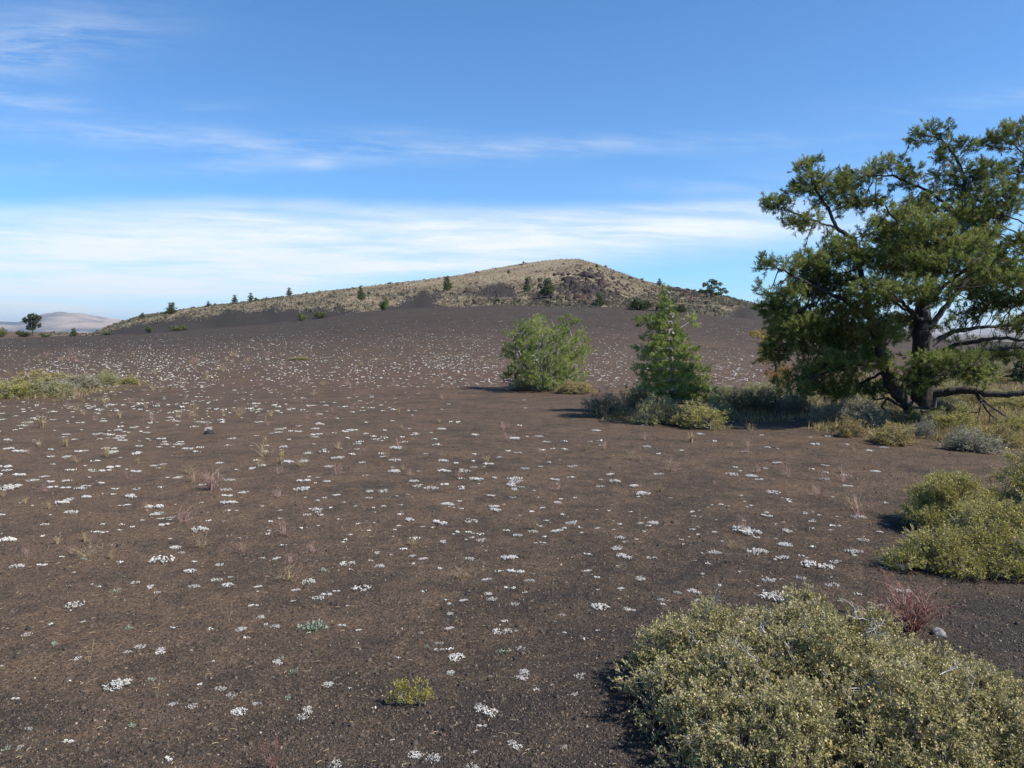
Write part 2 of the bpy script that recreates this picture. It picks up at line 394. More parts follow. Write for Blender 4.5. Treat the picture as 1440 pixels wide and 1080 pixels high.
mm, nt = newmat('mountain_slopes')
g = nt.nodes.new('ShaderNodeTexCoord')
n = nt.nodes.new('ShaderNodeTexNoise'); n.inputs['Scale'].default_value = 0.0011; n.inputs['Detail'].default_value = 8; n.inputs['Roughness'].default_value = 0.6
nt.links.new(g.outputs['Object'], n.inputs['Vector'])
c = ramp(nt, n.outputs['Fac'], [(0.40, (0.035, 0.05, 0.055)), (0.5, (0.20, 0.15, 0.12)), (0.62, (0.34, 0.25, 0.18))])
p = nt.nodes.new('ShaderNodeBsdfPrincipled'); p.inputs['Roughness'].default_value = 0.95; nt.links.new(c, p.inputs['Base Color'])
o = nt.nodes.new('ShaderNodeOutputMaterial'); nt.links.new(p.outputs[0], o.inputs[0])
M['mount'] = mm

# ------------------------------------------------------------------ ground sheet
VBX = [100, 160, 200, 250, 300, 350, 400, 450, 480, 520, 550, 570, 590, 620, 640, 680, 690, 705, 722, 735, 745, 770, 800, 1000, 1022, 1040, 1060, 1100, 1200]
VBY = [470, 459, 453, 446, 440, 435, 431, 434, 430, 437, 430, 422, 413, 409, 412, 404, 399, 398, 400, 440, 440, 440, 445, 450, 446, 432, 430, 434, 470]
def vegmask(px, py, x, y):
    nz = fbm(px / 16.0, py / 6.0, 5, 61, .62) * 11
    vb = np.interp(px, VBX, VBY) + nz
    v = sstep(2.5, -2.5, py - vb)
    isl = np.exp(-(((px - 655) / 42) ** 2 + ((py - 424) / 8.5) ** 2) ** 2) + np.exp(-(((px - 722) / 38) ** 2 + ((py - 425) / 7) ** 2) ** 2)
    v = np.maximum(v, sstep(0.35, 0.55, isl + nz * 0.02))
    hole = np.exp(-(((px - 757) / 15) ** 2 + ((py - 420) / 11) ** 2) ** 2) + np.exp(-(((px - 707) / 15) ** 2 + ((py - 407) / 9 ) ** 2) ** 2)
    v = v * (1 - sstep(0.3, 0.6, hole + nz * 0.03))
    lav = np.exp(-(((px - 822) / 40) ** 2 + ((py - 400) / 24) ** 2) ** 2) * 0.5
    v = v * (1 - sstep(0.35, 0.55, lav + nz * 0.045))
    v = v * (1 - 0.85 * sstep(0.16, 0.36, fbm(px / 22.0, py / 7.0, 4, 91)) * sstep(392, 412, py) * sstep(560, 700, px))
    return v
def ground_attrs(x, y, z):
    px, py = proj(x, y, z)
    onhill = (y > 136)
    hd = np.interp(720 + F * x / np.maximum(y, 6), HDX, HDD)
    veg = np.where(onhill, np.where(y < hd - 2, vegmask(px, py, x, y), 1.0) * .7, 0.0)
    veg = np.where(y > 400, 0.35, veg)
    veg = np.where((px < 135) & (y > 136) & (y<=390), 0.15, veg)
    nz = fbm(x / 2.0, y / 2.0, 4, 77)
    grey = 0.50 * sstep(30, 80, y) + 0.55 * sstep(9, 3, y + 0.3 * nz) * sstep(-1.2, 1.0, x + nz) + 0.30 * sstep(4.6, 3.0, y + nz)
    grey = grey - 0.25 * sstep(-0.5, -4, x) * sstep(24, 6, y) + 0.3 * sstep(2.2, 3.6, x) * sstep(9, 5, y)
    grey = np.where(onhill, 1.15, grey)
    red = 0.40 * np.exp(-((y - 27) / 6.5) ** 2) * (0.6 + 0.5 * fbm(x / 3, y / 3, 3, 5))
    red = red + 0.7 * onhill * np.exp(-(((px - 970) / 32) ** 2 + ((py - 414) / 9) ** 2) ** 2) + 0.30 * onhill * np.exp(-(((px - 838) / 22) ** 2 + ((py - 400) / 18) ** 2) ** 2)
    red = red + 0.55 * ((px < 135) & onhill & (y < 430))
    return veg, grey, np.clip(red, 0, 1)
fr = np.arange(-46, 46.01, 0.14)
rest = np.concatenate([np.arange(48, 180, 4), np.arange(180, 312, 4)])
ang = np.radians(np.concatenate([fr, rest])); NA = len(ang)
rad = np.concatenate([np.geomspace(0.4, 14, 190, endpoint=False), np.geomspace(14, 110, 150, endpoint=False), np.linspace(110, 440, 230, endpoint=False), np.geomspace(440, 40000, 40)])
NR = len(rad)
AA, RR = np.meshgrid(ang, rad); gx = RR * np.sin(AA); gy = RR * np.cos(AA); gz = H(gx, gy)
ve, gr, re = ground_attrs(gx.ravel(), gy.ravel(), gz.ravel())
V = np.stack([gx.ravel(), gy.ravel(), gz.ravel()], 1)
ii, jj = np.meshgrid(np.arange(NR - 1), np.arange(NA), indexing='ij'); j2 = (jj + 1) % NA
Q = np.stack([ii * NA + jj, ii * NA + j2, (ii + 1) * NA + j2, (ii + 1) * NA + jj], -1).reshape(-1, 4)[:, ::-1]
V = np.vstack([V, [[0, 0, Z0]]]); jc = np.arange(NA)
T = np.stack([np.full(NA, len(V) - 1), (jc + 1) % NA, jc], 1)
pad = lambda a_: np.append(a_, 0)
o = mk('ground', V, [Q, T], M['ground'], smooth=True, attrs={'veg': pad(ve), 'grey': pad(gr), 'red': pad(re)})
tag(o, 'dark brown volcanic cinder ground rising to a broad scrubby hill', 'ground', kind='structure')

# ------------------------------------------------------------------ far mountains
def mountains(name, xs, ys_, D, depth, seed, label):
    tx = np.linspace(xs[0], xs[-1], 420); rw = np.linspace(0, 1, 70)
    TX, RW = np.meshgrid(tx, rw)
    dd = D + depth * (RW - 0.62)
    sk = np.interp(TX, xs, ys_)
    zt = EYE + (HZ - sk) / F * D * 1.05
    prof = np.where(RW < 0.62, np.sin(RW / 0.62 * np.pi / 2) ** 0.9, np.cos((RW - 0.62) / 0.38 * np.pi / 2))
    wx = (TX - 720) / F * dd
    rid = 1 - np.abs(fbm(wx / 1500.0, dd / 1500.0, 5, seed))* 2.0
    z = -40 + (zt + 40) * prof * (0.62 + 0.38 * np.clip(rid, -1, 1) ** 1.0) 
    n1, n2 = z.shape
    i_, j_ = np.meshgrid(np.arange(n1 - 1), np.arange(n2 - 1), indexing='ij'); b_ = i_ * n2 + j_
    Q_ = np.stack([b_, b_ + 1, b_ + n2 + 1, b_ + n2], -1).reshape(-1, 4)
    o_ = mk(name, np.stack([wx.ravel(), dd.ravel(), z.ravel()], 1), Q_, M['mount'], smooth=True)
    tag(o_, label, 'mountains', kind='structure')
mountains('mountains', [-700, -300, -60, 0, 30, 60, 85, 115, 140, 200, 300, 500, 800, 1100, 1250, 1330, 1400, 1440, 1600, 2000],
          [450, 452, 448, 449, 450, 443, 440, 441, 446, 449, 456, 460, 462, 462, 460, 461, 459, 461, 455, 458], 16000, 7000, 5,
          'pale hazy desert mountains far beyond the plain')

# ------------------------------------------------------------------ tree growing
def resample(pl, step):
    P_ = [np.array(q[:3], float) for q in pl]; Rr = [q[3] for q in pl]
    out = [P_[0]]; ro = [Rr[0]]
    for a_, b_, ra, rb in zip(P_[:-1], P_[1:], Rr[:-1], Rr[1:]):
        n_ = max(1, int(np.ceil(np.linalg.norm(b_ - a_) / step)))
        for k in range(1, n_ + 1): out.append(a_ + (b_ - a_) * k / n_); ro.append(ra + (rb - ra) * k / n_)
    return out, ro
def grow(rng, skel, A, step, di, dk, iters=90, wob=0.15):
    P_, par, rmin = [], [], []
    for pl in skel:
        pts, rs = resample(pl, step)
        pts = [pts[0]] + [q + rng.normal(0, 0.10 * step, 3) for q in pts[1:]]
        if not P_: pidx = -1
        else:
            d = np.linalg.norm(np.array(P_) - pts[0], axis=1); pidx = int(np.argmin(d)); pts, rs = pts[1:], rs[1:]
        for q, r_ in zip(pts, rs):
            P_.append(q); par.append(pidx); rmin.append(r_); pidx = len(P_) - 1
    nsk = len(P_); N = np.array(P_)
    A = A.copy(); best = np.full(len(A), 1e9); bi = np.zeros(len(A), int)
    def upd(A, best, bi, Q_, off):
        for k in range(0, len(Q_), 400):
            d = np.linalg.norm(A[:, None, :] - Q_[None, k:k + 400], axis=2); m = d.argmin(1); dm = d[np.arange(len(A)), m]
            w = dm < best; best[w] = dm[w]; bi[w] = off + k + m[w]
    upd(A, best, bi, N, 0)
    cnt = np.zeros(nsk, int)
    for it in range(iters):
        if len(A) == 0: break
        act = best < di
        if not act.any(): break
        acc = np.zeros((len(N), 3)); np.add.at(acc, bi[act], nrm(A[act] - N[bi[act]]))
        idx = np.unique(bi[act]); idx = idx[cnt[idx] < 3]
        if len(idx) == 0: break
        d = nrm(nrm(acc[idx]) + rng.normal(0, wob, (len(idx), 3)))
        new = N[idx] + d * step; cnt[idx] += 1
        off = len(N); N = np.vstack([N, new]); par += list(idx); rmin += [0.0] * len(idx); cnt = np.append(cnt, np.zeros(len(idx), int))
        upd(A, best, bi, new, off)
        keep = best > dk; A, best, bi = A[keep], best[keep], bi[keep]
    return N, np.array(par), np.array(rmin), nsk
def tubes(N, par, rmin, r0, ex=2.3, k=5, rmax=None):
    n = len(N); r = np.zeros(n); acc = np.zeros(n); kids = np.zeros(n, int)
    big = np.full(n, -1)
    for i in range(n - 1, -1, -1):
        r[i] = max(acc[i] ** (1 / ex) if acc[i] > 0 else r0, rmin[i]) if rmin[i] == 0 else max(rmin[i], min(acc[i] ** (1 / ex), rmin[i] * 1.3))
        if par[i] >= 0:
            acc[par[i]] += r[i] ** ex; kids[par[i]] += 1
            if big[par[i]] < 0 or r[i] > r[big[par[i]]]: big[par[i]] = i
    e = np.where(par >= 0)[0]; pa = par[e]
    D = np.zeros((n, 3)); D[e] = nrm(N[e] - N[pa]); rt = np.where(par < 0)[0]
    for q in rt: D[q] = D[big[q]] if big[q] >= 0 else (0, 0, 1)
    main = big[pa] == e
    dS = np.where(main[:, None], nrm(D[pa] + D[e]), D[e]); rS = np.where(main, r[pa], r[e])
    chm = big[e]; dE = np.where((chm >= 0)[:, None], nrm(D[e] + D[np.maximum(chm, 0)]), D[e])
    def ring(C, Dd, rr):
        ref = np.array([0.31, 0.83, 0.46]); u = nrm(np.cross(Dd, ref)); w = np.cross(Dd, u)
        t = np.arange(k) * 2 * np.pi / k
        return C[:, None] + rr[:, None, None] * (np.cos(t)[None, :, None] * u[:, None] + np.sin(t)[None, :, None] * w[:, None])
    A_ = ring(N[pa], dS, rS); B_ = ring(N[e], dE, r[e])
    Vv = np.concatenate([A_, B_], 1).reshape(-1, 3); b0 = np.arange(len(e))[:, None] * 2 * k; t = np.arange(k)[None]; t2 = (t + 1) % k
    Ff = np.stack([b0 + t, b0 + t2, b0 + k + t2, b0 + k + t], -1).reshape(-1, 4)
    return Vv, Ff, r, D, kids
def tufts(rng, P_, D, nn, L, w, spread, stem, var):
    m = len(P_); Pn = np.repeat(P_, nn, 0); Dn = np.repeat(D, nn, 0); vv = np.repeat(var, nn)
    d = nrm(Dn + rng.normal(0, spread, Pn.shape)); b_ = Pn + Dn * (rng.random(len(Pn)) * stem)[:, None]
    s = nrm(np.cross(d, rng.normal(0, 1, d.shape))); ll = L * rng.uniform(0.7, 1.25, len(Pn))
    mid = b_ + d * (ll * 0.45)[:, None]
    Vv = np.stack([b_, mid + s * w / 2, b_ + d * ll[:, None], mid - s * w / 2], 1).reshape(-1, 3)
    Ff = np.arange(len(Pn) * 4).reshape(-1, 4)
    va = np.repeat(np.clip(vv + rng.normal(0, 0.07, len(vv)), 0, 1), 4)
    return Vv, Ff, va
def ell(rng, c, r, n, flat=0.0):
    d = nrm(rng.normal(0, 1, (n, 3))); q = d * (rng.random(n) ** 0.38)[:, None]
    return np.array(c) + q * np.array(r)

def tree_from(rng, name, base, skel, A, step, di, dk, r0, tuft_p, needle, nm, bm, label, cat, group=None, k=5, up=0.4, r_leaf=None, varbias=None, iters=90, tuftmul=1.0, loose=0.5):
    nn, L, w, spread, stem = needle
    N, par, rmin, nsk = grow(rng, skel, A, step, di, dk, iters); print('TREE', name, len(A), len(N))
    Vt, Ft, r, D, kids = tubes(N, par, rmin, r0, k=k)
    rl = r_leaf or r0 * 2.2
    cand = np.where((r < rl) & (np.arange(len(N)) >= nsk))[0]
    cand = cand[rng.random(len(cand)) < tuft_p]
    rep = rng.poisson(tuftmul, len(cand)); cand = np.repeat(cand, rep) if tuftmul != 1.0 else cand
    Pp = N[cand] + rng.normal(0, step * loose, (len(cand), 3)); Dd = nrm(D[cand] + np.array([0, 0, up]) + rng.normal(0, 0.35, (len(cand), 3)))
    lump = fbm(Pp[:, 0] * 2.2 + Pp[:, 1], Pp[:, 2] * 2.2 + Pp[:, 1] * .7, 2, 5)
    var = np.clip(0.47 + 0.40 * lump + rng.normal(0, 0.16, len(Pp)), 0, 0.93)
    if varbias is not None: var = np.clip(var + varbias(rng, Pp), 0, 1)
    Vn, Fn, va = tufts(rng, Pp, Dd, nn, L, w, spread, stem, var)
    root = empty(name, base); tag(root, label, cat, group)
    mk('trunk', Vt - base, Ft, bm, root, smooth=True)
    mk('crown', Vn - base, Fn, nm, root, attrs={'var': va})
    return root

# ---- the big limber pine on the right
rng = np.random.default_rng(11)
base = hit(1296, 594); YT = base[1]; sc = YT / F
def P3(px, py, off=0.0):
    Yd = YT + off; return at(px, py, Yd)
LS = 0.60
def line(pts, offs=None, LS_=None):
    out = []; LS_ = LS_ or LS
    for i_, q in enumerate(pts):
        px, py, rp = q[:3]; off = q[3] if len(q) > 3 else 0.0
        p_ = P3(px, py, off); out.append((*p_, rp * sc * LS_))
    return out
skel = [
    line([(1297, 597, 27), (1298, 578, 20), (1298, 555, 18), (1299, 525, 16), (1297, 497, 15, .05), (1296, 465, 13, .1), (1298, 430, 10, .1), (1310, 395, 8, 0), (1328, 350, 6, -.1), (1346, 300, 4.5, 0), (1358, 255, 3, .1), (1345, 222, 2, .1), (1325, 196, 1.3, .1)], None, .9),
    line([(1291, 588, 15), (1279, 572, 11, -.15), (1258, 551, 9, -.3), (1246, 520, 8.5, -.35), (1236, 485, 7.5, -.3), (1225, 450, 6.5, -.2), (1219, 410, 5, -.1), (1206, 370, 4, 0), (1201, 337, 3.6, 0), (1176, 320, 3, 0), (1168, 298, 2.6, 0), (1150, 272, 1.6, 0), (1140, 250, 1, 0)], None, .85),
    line([(1297, 472, 9), (1322, 442, 7.5, .1), (1345, 412, 6.5, .2), (1362, 388, 5.5, .2), (1388, 345, 4, .1), (1415, 290, 3, 0), (1437, 240, 2, -.1), (1450, 210, 1.2, -.1)]),
    line([(1299, 490, 7), (1340, 466, 5.5, .5), (1380, 460, 4.5, .8), (1440, 455, 3, 1), (1485, 440, 2, 1)]),
    line([(1299, 505, 7), (1345, 484, 5.5, -.5), (1400, 476, 4.5, -.9), (1450, 477, 3, -1.1), (1490, 470, 2, -1.2)]),
    line([(1299, 512, 6), (1375, 494, 4, .1), (1430, 489, 3, .4), (1470, 492, 2, .5)]),
    line([(1300, 556, 8), (1330, 551, 7.5, -.2), (1360, 549, 6.5, -.4), (1400, 555, 5.5, -.6), (1440, 553, 5, -.8), (1490, 560, 3.5, -1)], None, .85),
    line([(1300, 545, 5), (1320, 535, 4, -.6), (1345, 525, 3, -1.1), (1370, 515, 2, -1.3)]),
    line([(1236, 485, 5), (1205, 472, 4, .2), (1155, 470, 2.8, .4), (1110, 458, 1.8, .6)]),
    line([(1245, 512, 5), (1195, 512, 3.6, -.3), (1145, 530, 2.4, -.5), (1115, 545, 1.5, -.5)]),
    line([(1225, 450, 4.5), (1185, 422, 3.6, -.4), (1135, 398, 2.4, -.7), (1090, 375, 1.3, -.8)]),
    line([(1296, 452, 5), (1268, 425, 4, -.6), (1245, 408, 3, -1.2), (1225, 398, 2, -1.5)]),
    line([(1310, 395, 4.5), (1285, 348, 3.6, -.5), (1262, 312, 2.5, -.8), (1245, 290, 1.5, -.9)]),
    line([(1346, 300, 3.2), (1305, 268, 2.4, .1), (1255, 246, 1.8, .1), (1215, 248, 1.2, 0)]),
    line([(1328, 350, 4), (1350, 330, 3, .9), (1390, 315, 2, 1.5)]),
    line([(1297, 470, 5), (1280, 440, 4, .9), (1250, 420, 3, 1.5), (1210, 400, 2, 1.9)]),
    line([(1300, 430, 5), (1330, 400, 3.5, -1.0), (1370, 370, 2.5, -1.6)]),
    line([(1246, 520, 4), (1210, 540, 3, .6), (1180, 555, 2, .9)]),
    line([(1176, 320, 2.5), (1150, 312, 2, -.3), (1120, 300, 1.4, -.5)]),
]
lob = [(1318,186,13,15,.1),(1293,194,20,9,.1),(1345,216,30,17,.1),(1410,200,30,14,0),(1432,182,10,10,0),(1365,243,52,13,0),(1425,243,36,20,.2),(1470,230,40,30,.3),
       (1140,238,18,14,0),(1122,264,26,15,-.1),(1097,290,20,9,-.2),(1160,262,40,18,0),(1130,310,26,10,-.4),(1205,252,32,14,.1),(1250,240,30,9,.1),(1280,258,20,8,.1),
       (1215,285,34,10,.2),(1262,305,50,17,-.5),(1262,330,45,14,.8),(1340,300,50,18,-.2),(1345,332,48,18,.8),(1400,300,45,20,.4),(1405,340,45,20,-.6),
       (1245,362,56,18,-.3),(1290,378,50,14,.8),(1330,372,50,17,-1.2),(1395,372,42,18,1.0),(1430,392,30,14,-1.0),
       (1185,345,30,12,0),(1135,372,46,16,-.4),(1080,372,12,7,-.8),(1100,405,34,18,-.7),(1155,408,44,18,.5),(1165,440,42,18,-.3),
       (1098,450,30,22,.3),(1150,478,48,22,.7),(1092,490,22,16,.4),(1140,508,44,18,-.2),(1128,540,36,12,-.5),(1180,545,34,15,.8),(1185,515,30,14,-.5),
       (1262,405,58,13,-1.3),(1230,425,30,10,-.8),(1210,458,22,14,.6),(1335,508,50,12,-1.2),(1360,527,46,9,-.9),(1292,535,24,14,-1.0),
       (1400,425,42,14,.4),(1430,455,36,10,.9),(1362,440,20,6,.5),(1470,330,40,40,0),(1475,415,40,30,0),(1235,495,20,12,.9),(1275,470,16,8,1.2),(1240,545,25,10,1.0),
       (1410,500,34,8,.8),(1120,455,40,22,-.5),(1175,470,40,24,.2),(1120,520,36,20,.6),(1160,545,40,16,.1),(1205,430,30,20,-.4),(1205,500,26,18,.3),(1090,430,26,20,-.1),(1150,395,40,16,.2),(1215,545,22,12,.6),(1195,360,30,14,-.6),(1225,320,34,14,.3),(1300,320,40,14,-1.0),(1370,350,40,16,-1.1),(1430,330,30,16,.4),(1240,470,24,16,-.7),(1228,510,26,14,-.8),(1318,174,7,9,.1),(1300,182,9,6,.1),(1412,184,6,9,0),(1392,196,8,8,0),(1150,229,6,8,0),(1128,236,7,7,0),(1243,229,8,7,.1),(1262,232,8,7,.1),(1282,240,7,8,.1),(1084,284,8,6,-.2),(1075,368,6,5,-.8),(1345,204,8,7,.1),(1352,264,40,14,.3),(1308,284,42,13,0),(1400,272,40,14,-.3),(1440,292,30,18,.3),(1178,284,34,12,0),(1312,418,30,11,-.8),(1362,404,36,11,.6),(1290,450,22,12,.9),(1250,455,22,14,.3),(1215,490,20,16,-.2),(1330,455,14,8,-.6),(1270,345,40,16,1.0), (1210,390,40,16,1.6),(1300,345,50,20,1.7),(1380,395,40,14,1.8)]
At = []
for (px, py, rx, ry, off) in lob:
    n_ = int(rx * ry * (0.62 if py > 335 else 0.42)) + 30
    q = ell(rng, P3(px, py, off), (rx * sc, max(0.35, rx * sc * 0.75), ry * sc), n_); At.append(q)
At = np.vstack(At)
cut = fbm(At[:, 0] * 2.3, At[:, 2] * 4.2 + At[:, 1] * 1.3, 3, 90); At = At[cut > np.where(At[:, 2] > base[2] + 3.1, -0.05, -0.13)]
zt = base[2]
def vb_big(rng, P_):
    h_ = (P_[:, 2] - zt) / 5.5
    return np.where(rng.random(len(P_)) < 0.10 * sstep(0.5, 0.9, h_) + 0.02, 0.6, 0.0)
big = tree_from(rng, 'pine_tree', base, skel, At, 0.085, 1.6, 0.06, 0.0028, 1.0, (24, 0.066, 0.0090, 0.55, 0.085), M['pine_big'], M['bark'],
                'large spreading old pine with dark twin trunk, at the right edge of the plain', 'tree', k=6, r_leaf=0.0085, varbias=vb_big, iters=60, tuftmul=1.75, loose=0.28)
# dead limbs hanging at the foot of the big pine
def dead(rng, polys, name, root, mat, sub=6, r0=0.004, blen=0.25):
    sk = list(polys); extra = []
    for pl in polys:
        pts = [np.array(q[:3]) for q in pl]
        for _ in range(sub):
            i_ = rng.integers(1, len(pts)); a_ = pts[i_ - 1] + (pts[i_] - pts[i_ - 1]) * rng.random(); d = nrm(nrm(pts[i_] - pts[i_ - 1]) + rng.normal(0, 0.7, 3)) * blen * rng.uniform(.5, 1.3)
            m_ = a_ + d * 0.5 + rng.normal(0, 0.1 * blen, 3)
            extra.append([(*a_, r0 * 1.6), (*m_, r0 * 1.2), (*(a_ + d), r0 * 0.6)])
    N, par, rmin, nsk = grow(rng, sk + extra, np.zeros((0, 3)), 0.05, 1, 1)
    Vt, Ft, r, D, kids = tubes(N, par, rmin, r0, k=4)
    return Vt, Ft
LS = 0.6
Vt, Ft = dead(rng, [line([(1372, 552, 3, -.5), (1385, 565, 2.6, -.7), (1402, 578, 2.2, -.9), (1428, 594, 1.2, -1)]),
                    line([(1372, 553, 2.5, -.5), (1390, 580, 2, -.8), (1397, 588, 1, -.9)]),
                    line([(1385, 556, 2.2, -.5), (1379, 572, 1.5, -.8), (1377, 584, 1, -.8)]),
                    line([(1270, 573, 4, -.2), (1248, 560, 3.4, -.5), (1240, 572, 2.6, -.6), (1250, 583, 2, -.6), (1246, 592, 1.2, -.5)]),
                    line([(1248, 560, 3, -.5), (1225, 562, 2, -.7), (1208, 574, 1.2, -.8)])], 'dead_branch', None, None, 4, 0.005, 0.28)
mk('dead_branch', Vt - base, Ft, M['bark'], big, smooth=True)
LS = 1.0

# ---- the rounded pine bush in the middle distance
rng = np.random.default_rng(5)
base2 = hit(768, 548); YT = base2[1]; sc = YT / F
skel = [line([(768, 552, 4), (766, 520, 3), (762, 485, 2)]), line([(765, 548, 3), (740, 515, 2.4), (722, 480, 1.3)]), line([(770, 548, 3), (795, 515, 2.4), (806, 488, 1.4)]),
        line([(768, 548, 3), (760, 520, 2.4, -.6), (750, 500, 1.4, -1)]), line([(768, 548, 3), (780, 520, 2.4, .6), (785, 490, 1.4, 1)]), line([(770, 550, 3), (800, 530, 2), (820, 522, 1)]), line([(765, 550, 3), (735, 537, 2), (712, 535, 1)])]
lob2 = [(745,462,26,12,0),(757,452,12,8,.2),(722,470,15,9,-.3),(800,458,14,12,0),(810,470,16,8,.3),(770,480,44,22,-.3),(735,490,28,20,.3),(800,500,32,20,-.3),(820,490,14,14,.2),(718,510,16,18,0),(760,515,42,24,-.7),(765,520,42,20,.8),(800,530,28,14,0),(725,533,22,10,-.3),(770,540,40,7,-.6)]
At = np.vstack([ell(rng, P3(px, py, off), (rx * sc, rx * sc * 0.9, ry * sc), int(rx * ry * 0.5) + 10) for px, py, rx, ry, off in lob2])
At = At[(At[:, 2] > base2[2] + 0.06) & (fbm(At[:, 0] * 3.4, At[:, 2] * 5 + At[:, 1] * 2, 3, 3) > -0.16)]
tree_from(rng, 'pine_bush', base2, skel, At, 0.075, 1.2, 0.07, 0.0035, 1.0, (24, 0.075, 0.009, 0.45, 0.11), M['pine_small'], M['twig'],
          'rounded bright green bushy pine standing alone mid plain', 'small pine', r_leaf=0.007, up=1.1, iters=60, tuftmul=1.25, loose=.25)
# ---- the upright young pine beside it
rng = np.random.default_rng(8)
base3 = hit(950, 580); YT = base3[1] ; sc = YT / F
skel = [line([(950, 584, 4.5), (946, 540, 3.6), (943, 500, 3), (940, 460, 2.2), (937, 430, 1.4), (936, 412, .8)])]
lob3 = []
for (py, xl, xr) in ((562, 905, 1015), (548, 890, 1012), (533, 893, 1002), (518, 888, 1000), (503, 893, 985), (490, 892, 978), (477, 905, 972), (464, 912, 962), (452, 898, 955), (442, 925, 952), (430, 926, 946), (418, 930, 943), (409, 933, 940)):
    c_ = 0.5 * (xl + xr)
    for s_, e_ in ((c_, xl), (c_, xr)):
        skel.append(line([(944, py + 6, 1.8), ((944 + e_) / 2, py + 3, 1.2), (e_ + (6 if e_ < c_ else -6), py - 2, .7)]))
    rx = (xr - xl) / 2
    for off in (-.5, .5): skel.append(line([(944, py + 6, 1.8), (944, py, .8, off * rx * sc * 1.6)]))
    lob3 += [(c_ - rx * .55, py, rx * .45, 5.5, 0), (c_ + rx * .5, py + 2, rx * .5, 5.5, 0), (c_, py, rx * .55, 5, -rx * sc * .5), (c_, py, rx * .55, 5, rx * sc * .5)]
lob3 += [(903, 451, 10, 4, -.1), (972, 452, 8, 6, .1)]
At = np.vstack([ell(rng, P3(px, py, off), (rx * sc, rx * sc * .9, ry * sc), int(rx * ry * 0.9) + 16) for px, py, rx, ry, off in lob3])
At = At[fbm(At[:, 0] * 4.2, At[:, 2] * 6 + At[:, 1] * 2, 3, 31) > -0.45]
tree_from(rng, 'young_pine', base3, skel, At, 0.06, 1.0, 0.055, 0.003, 1.0, (24, 0.068, 0.009, 0.5, 0.09), M['pine_small'], M['palebark'],
          'upright conical young pine with pale trunk, between the rounded pine bush and the large pine', 'small pine', r_leaf=0.0065, up=0.8, iters=50, tuftmul=1.3, loose=.32)

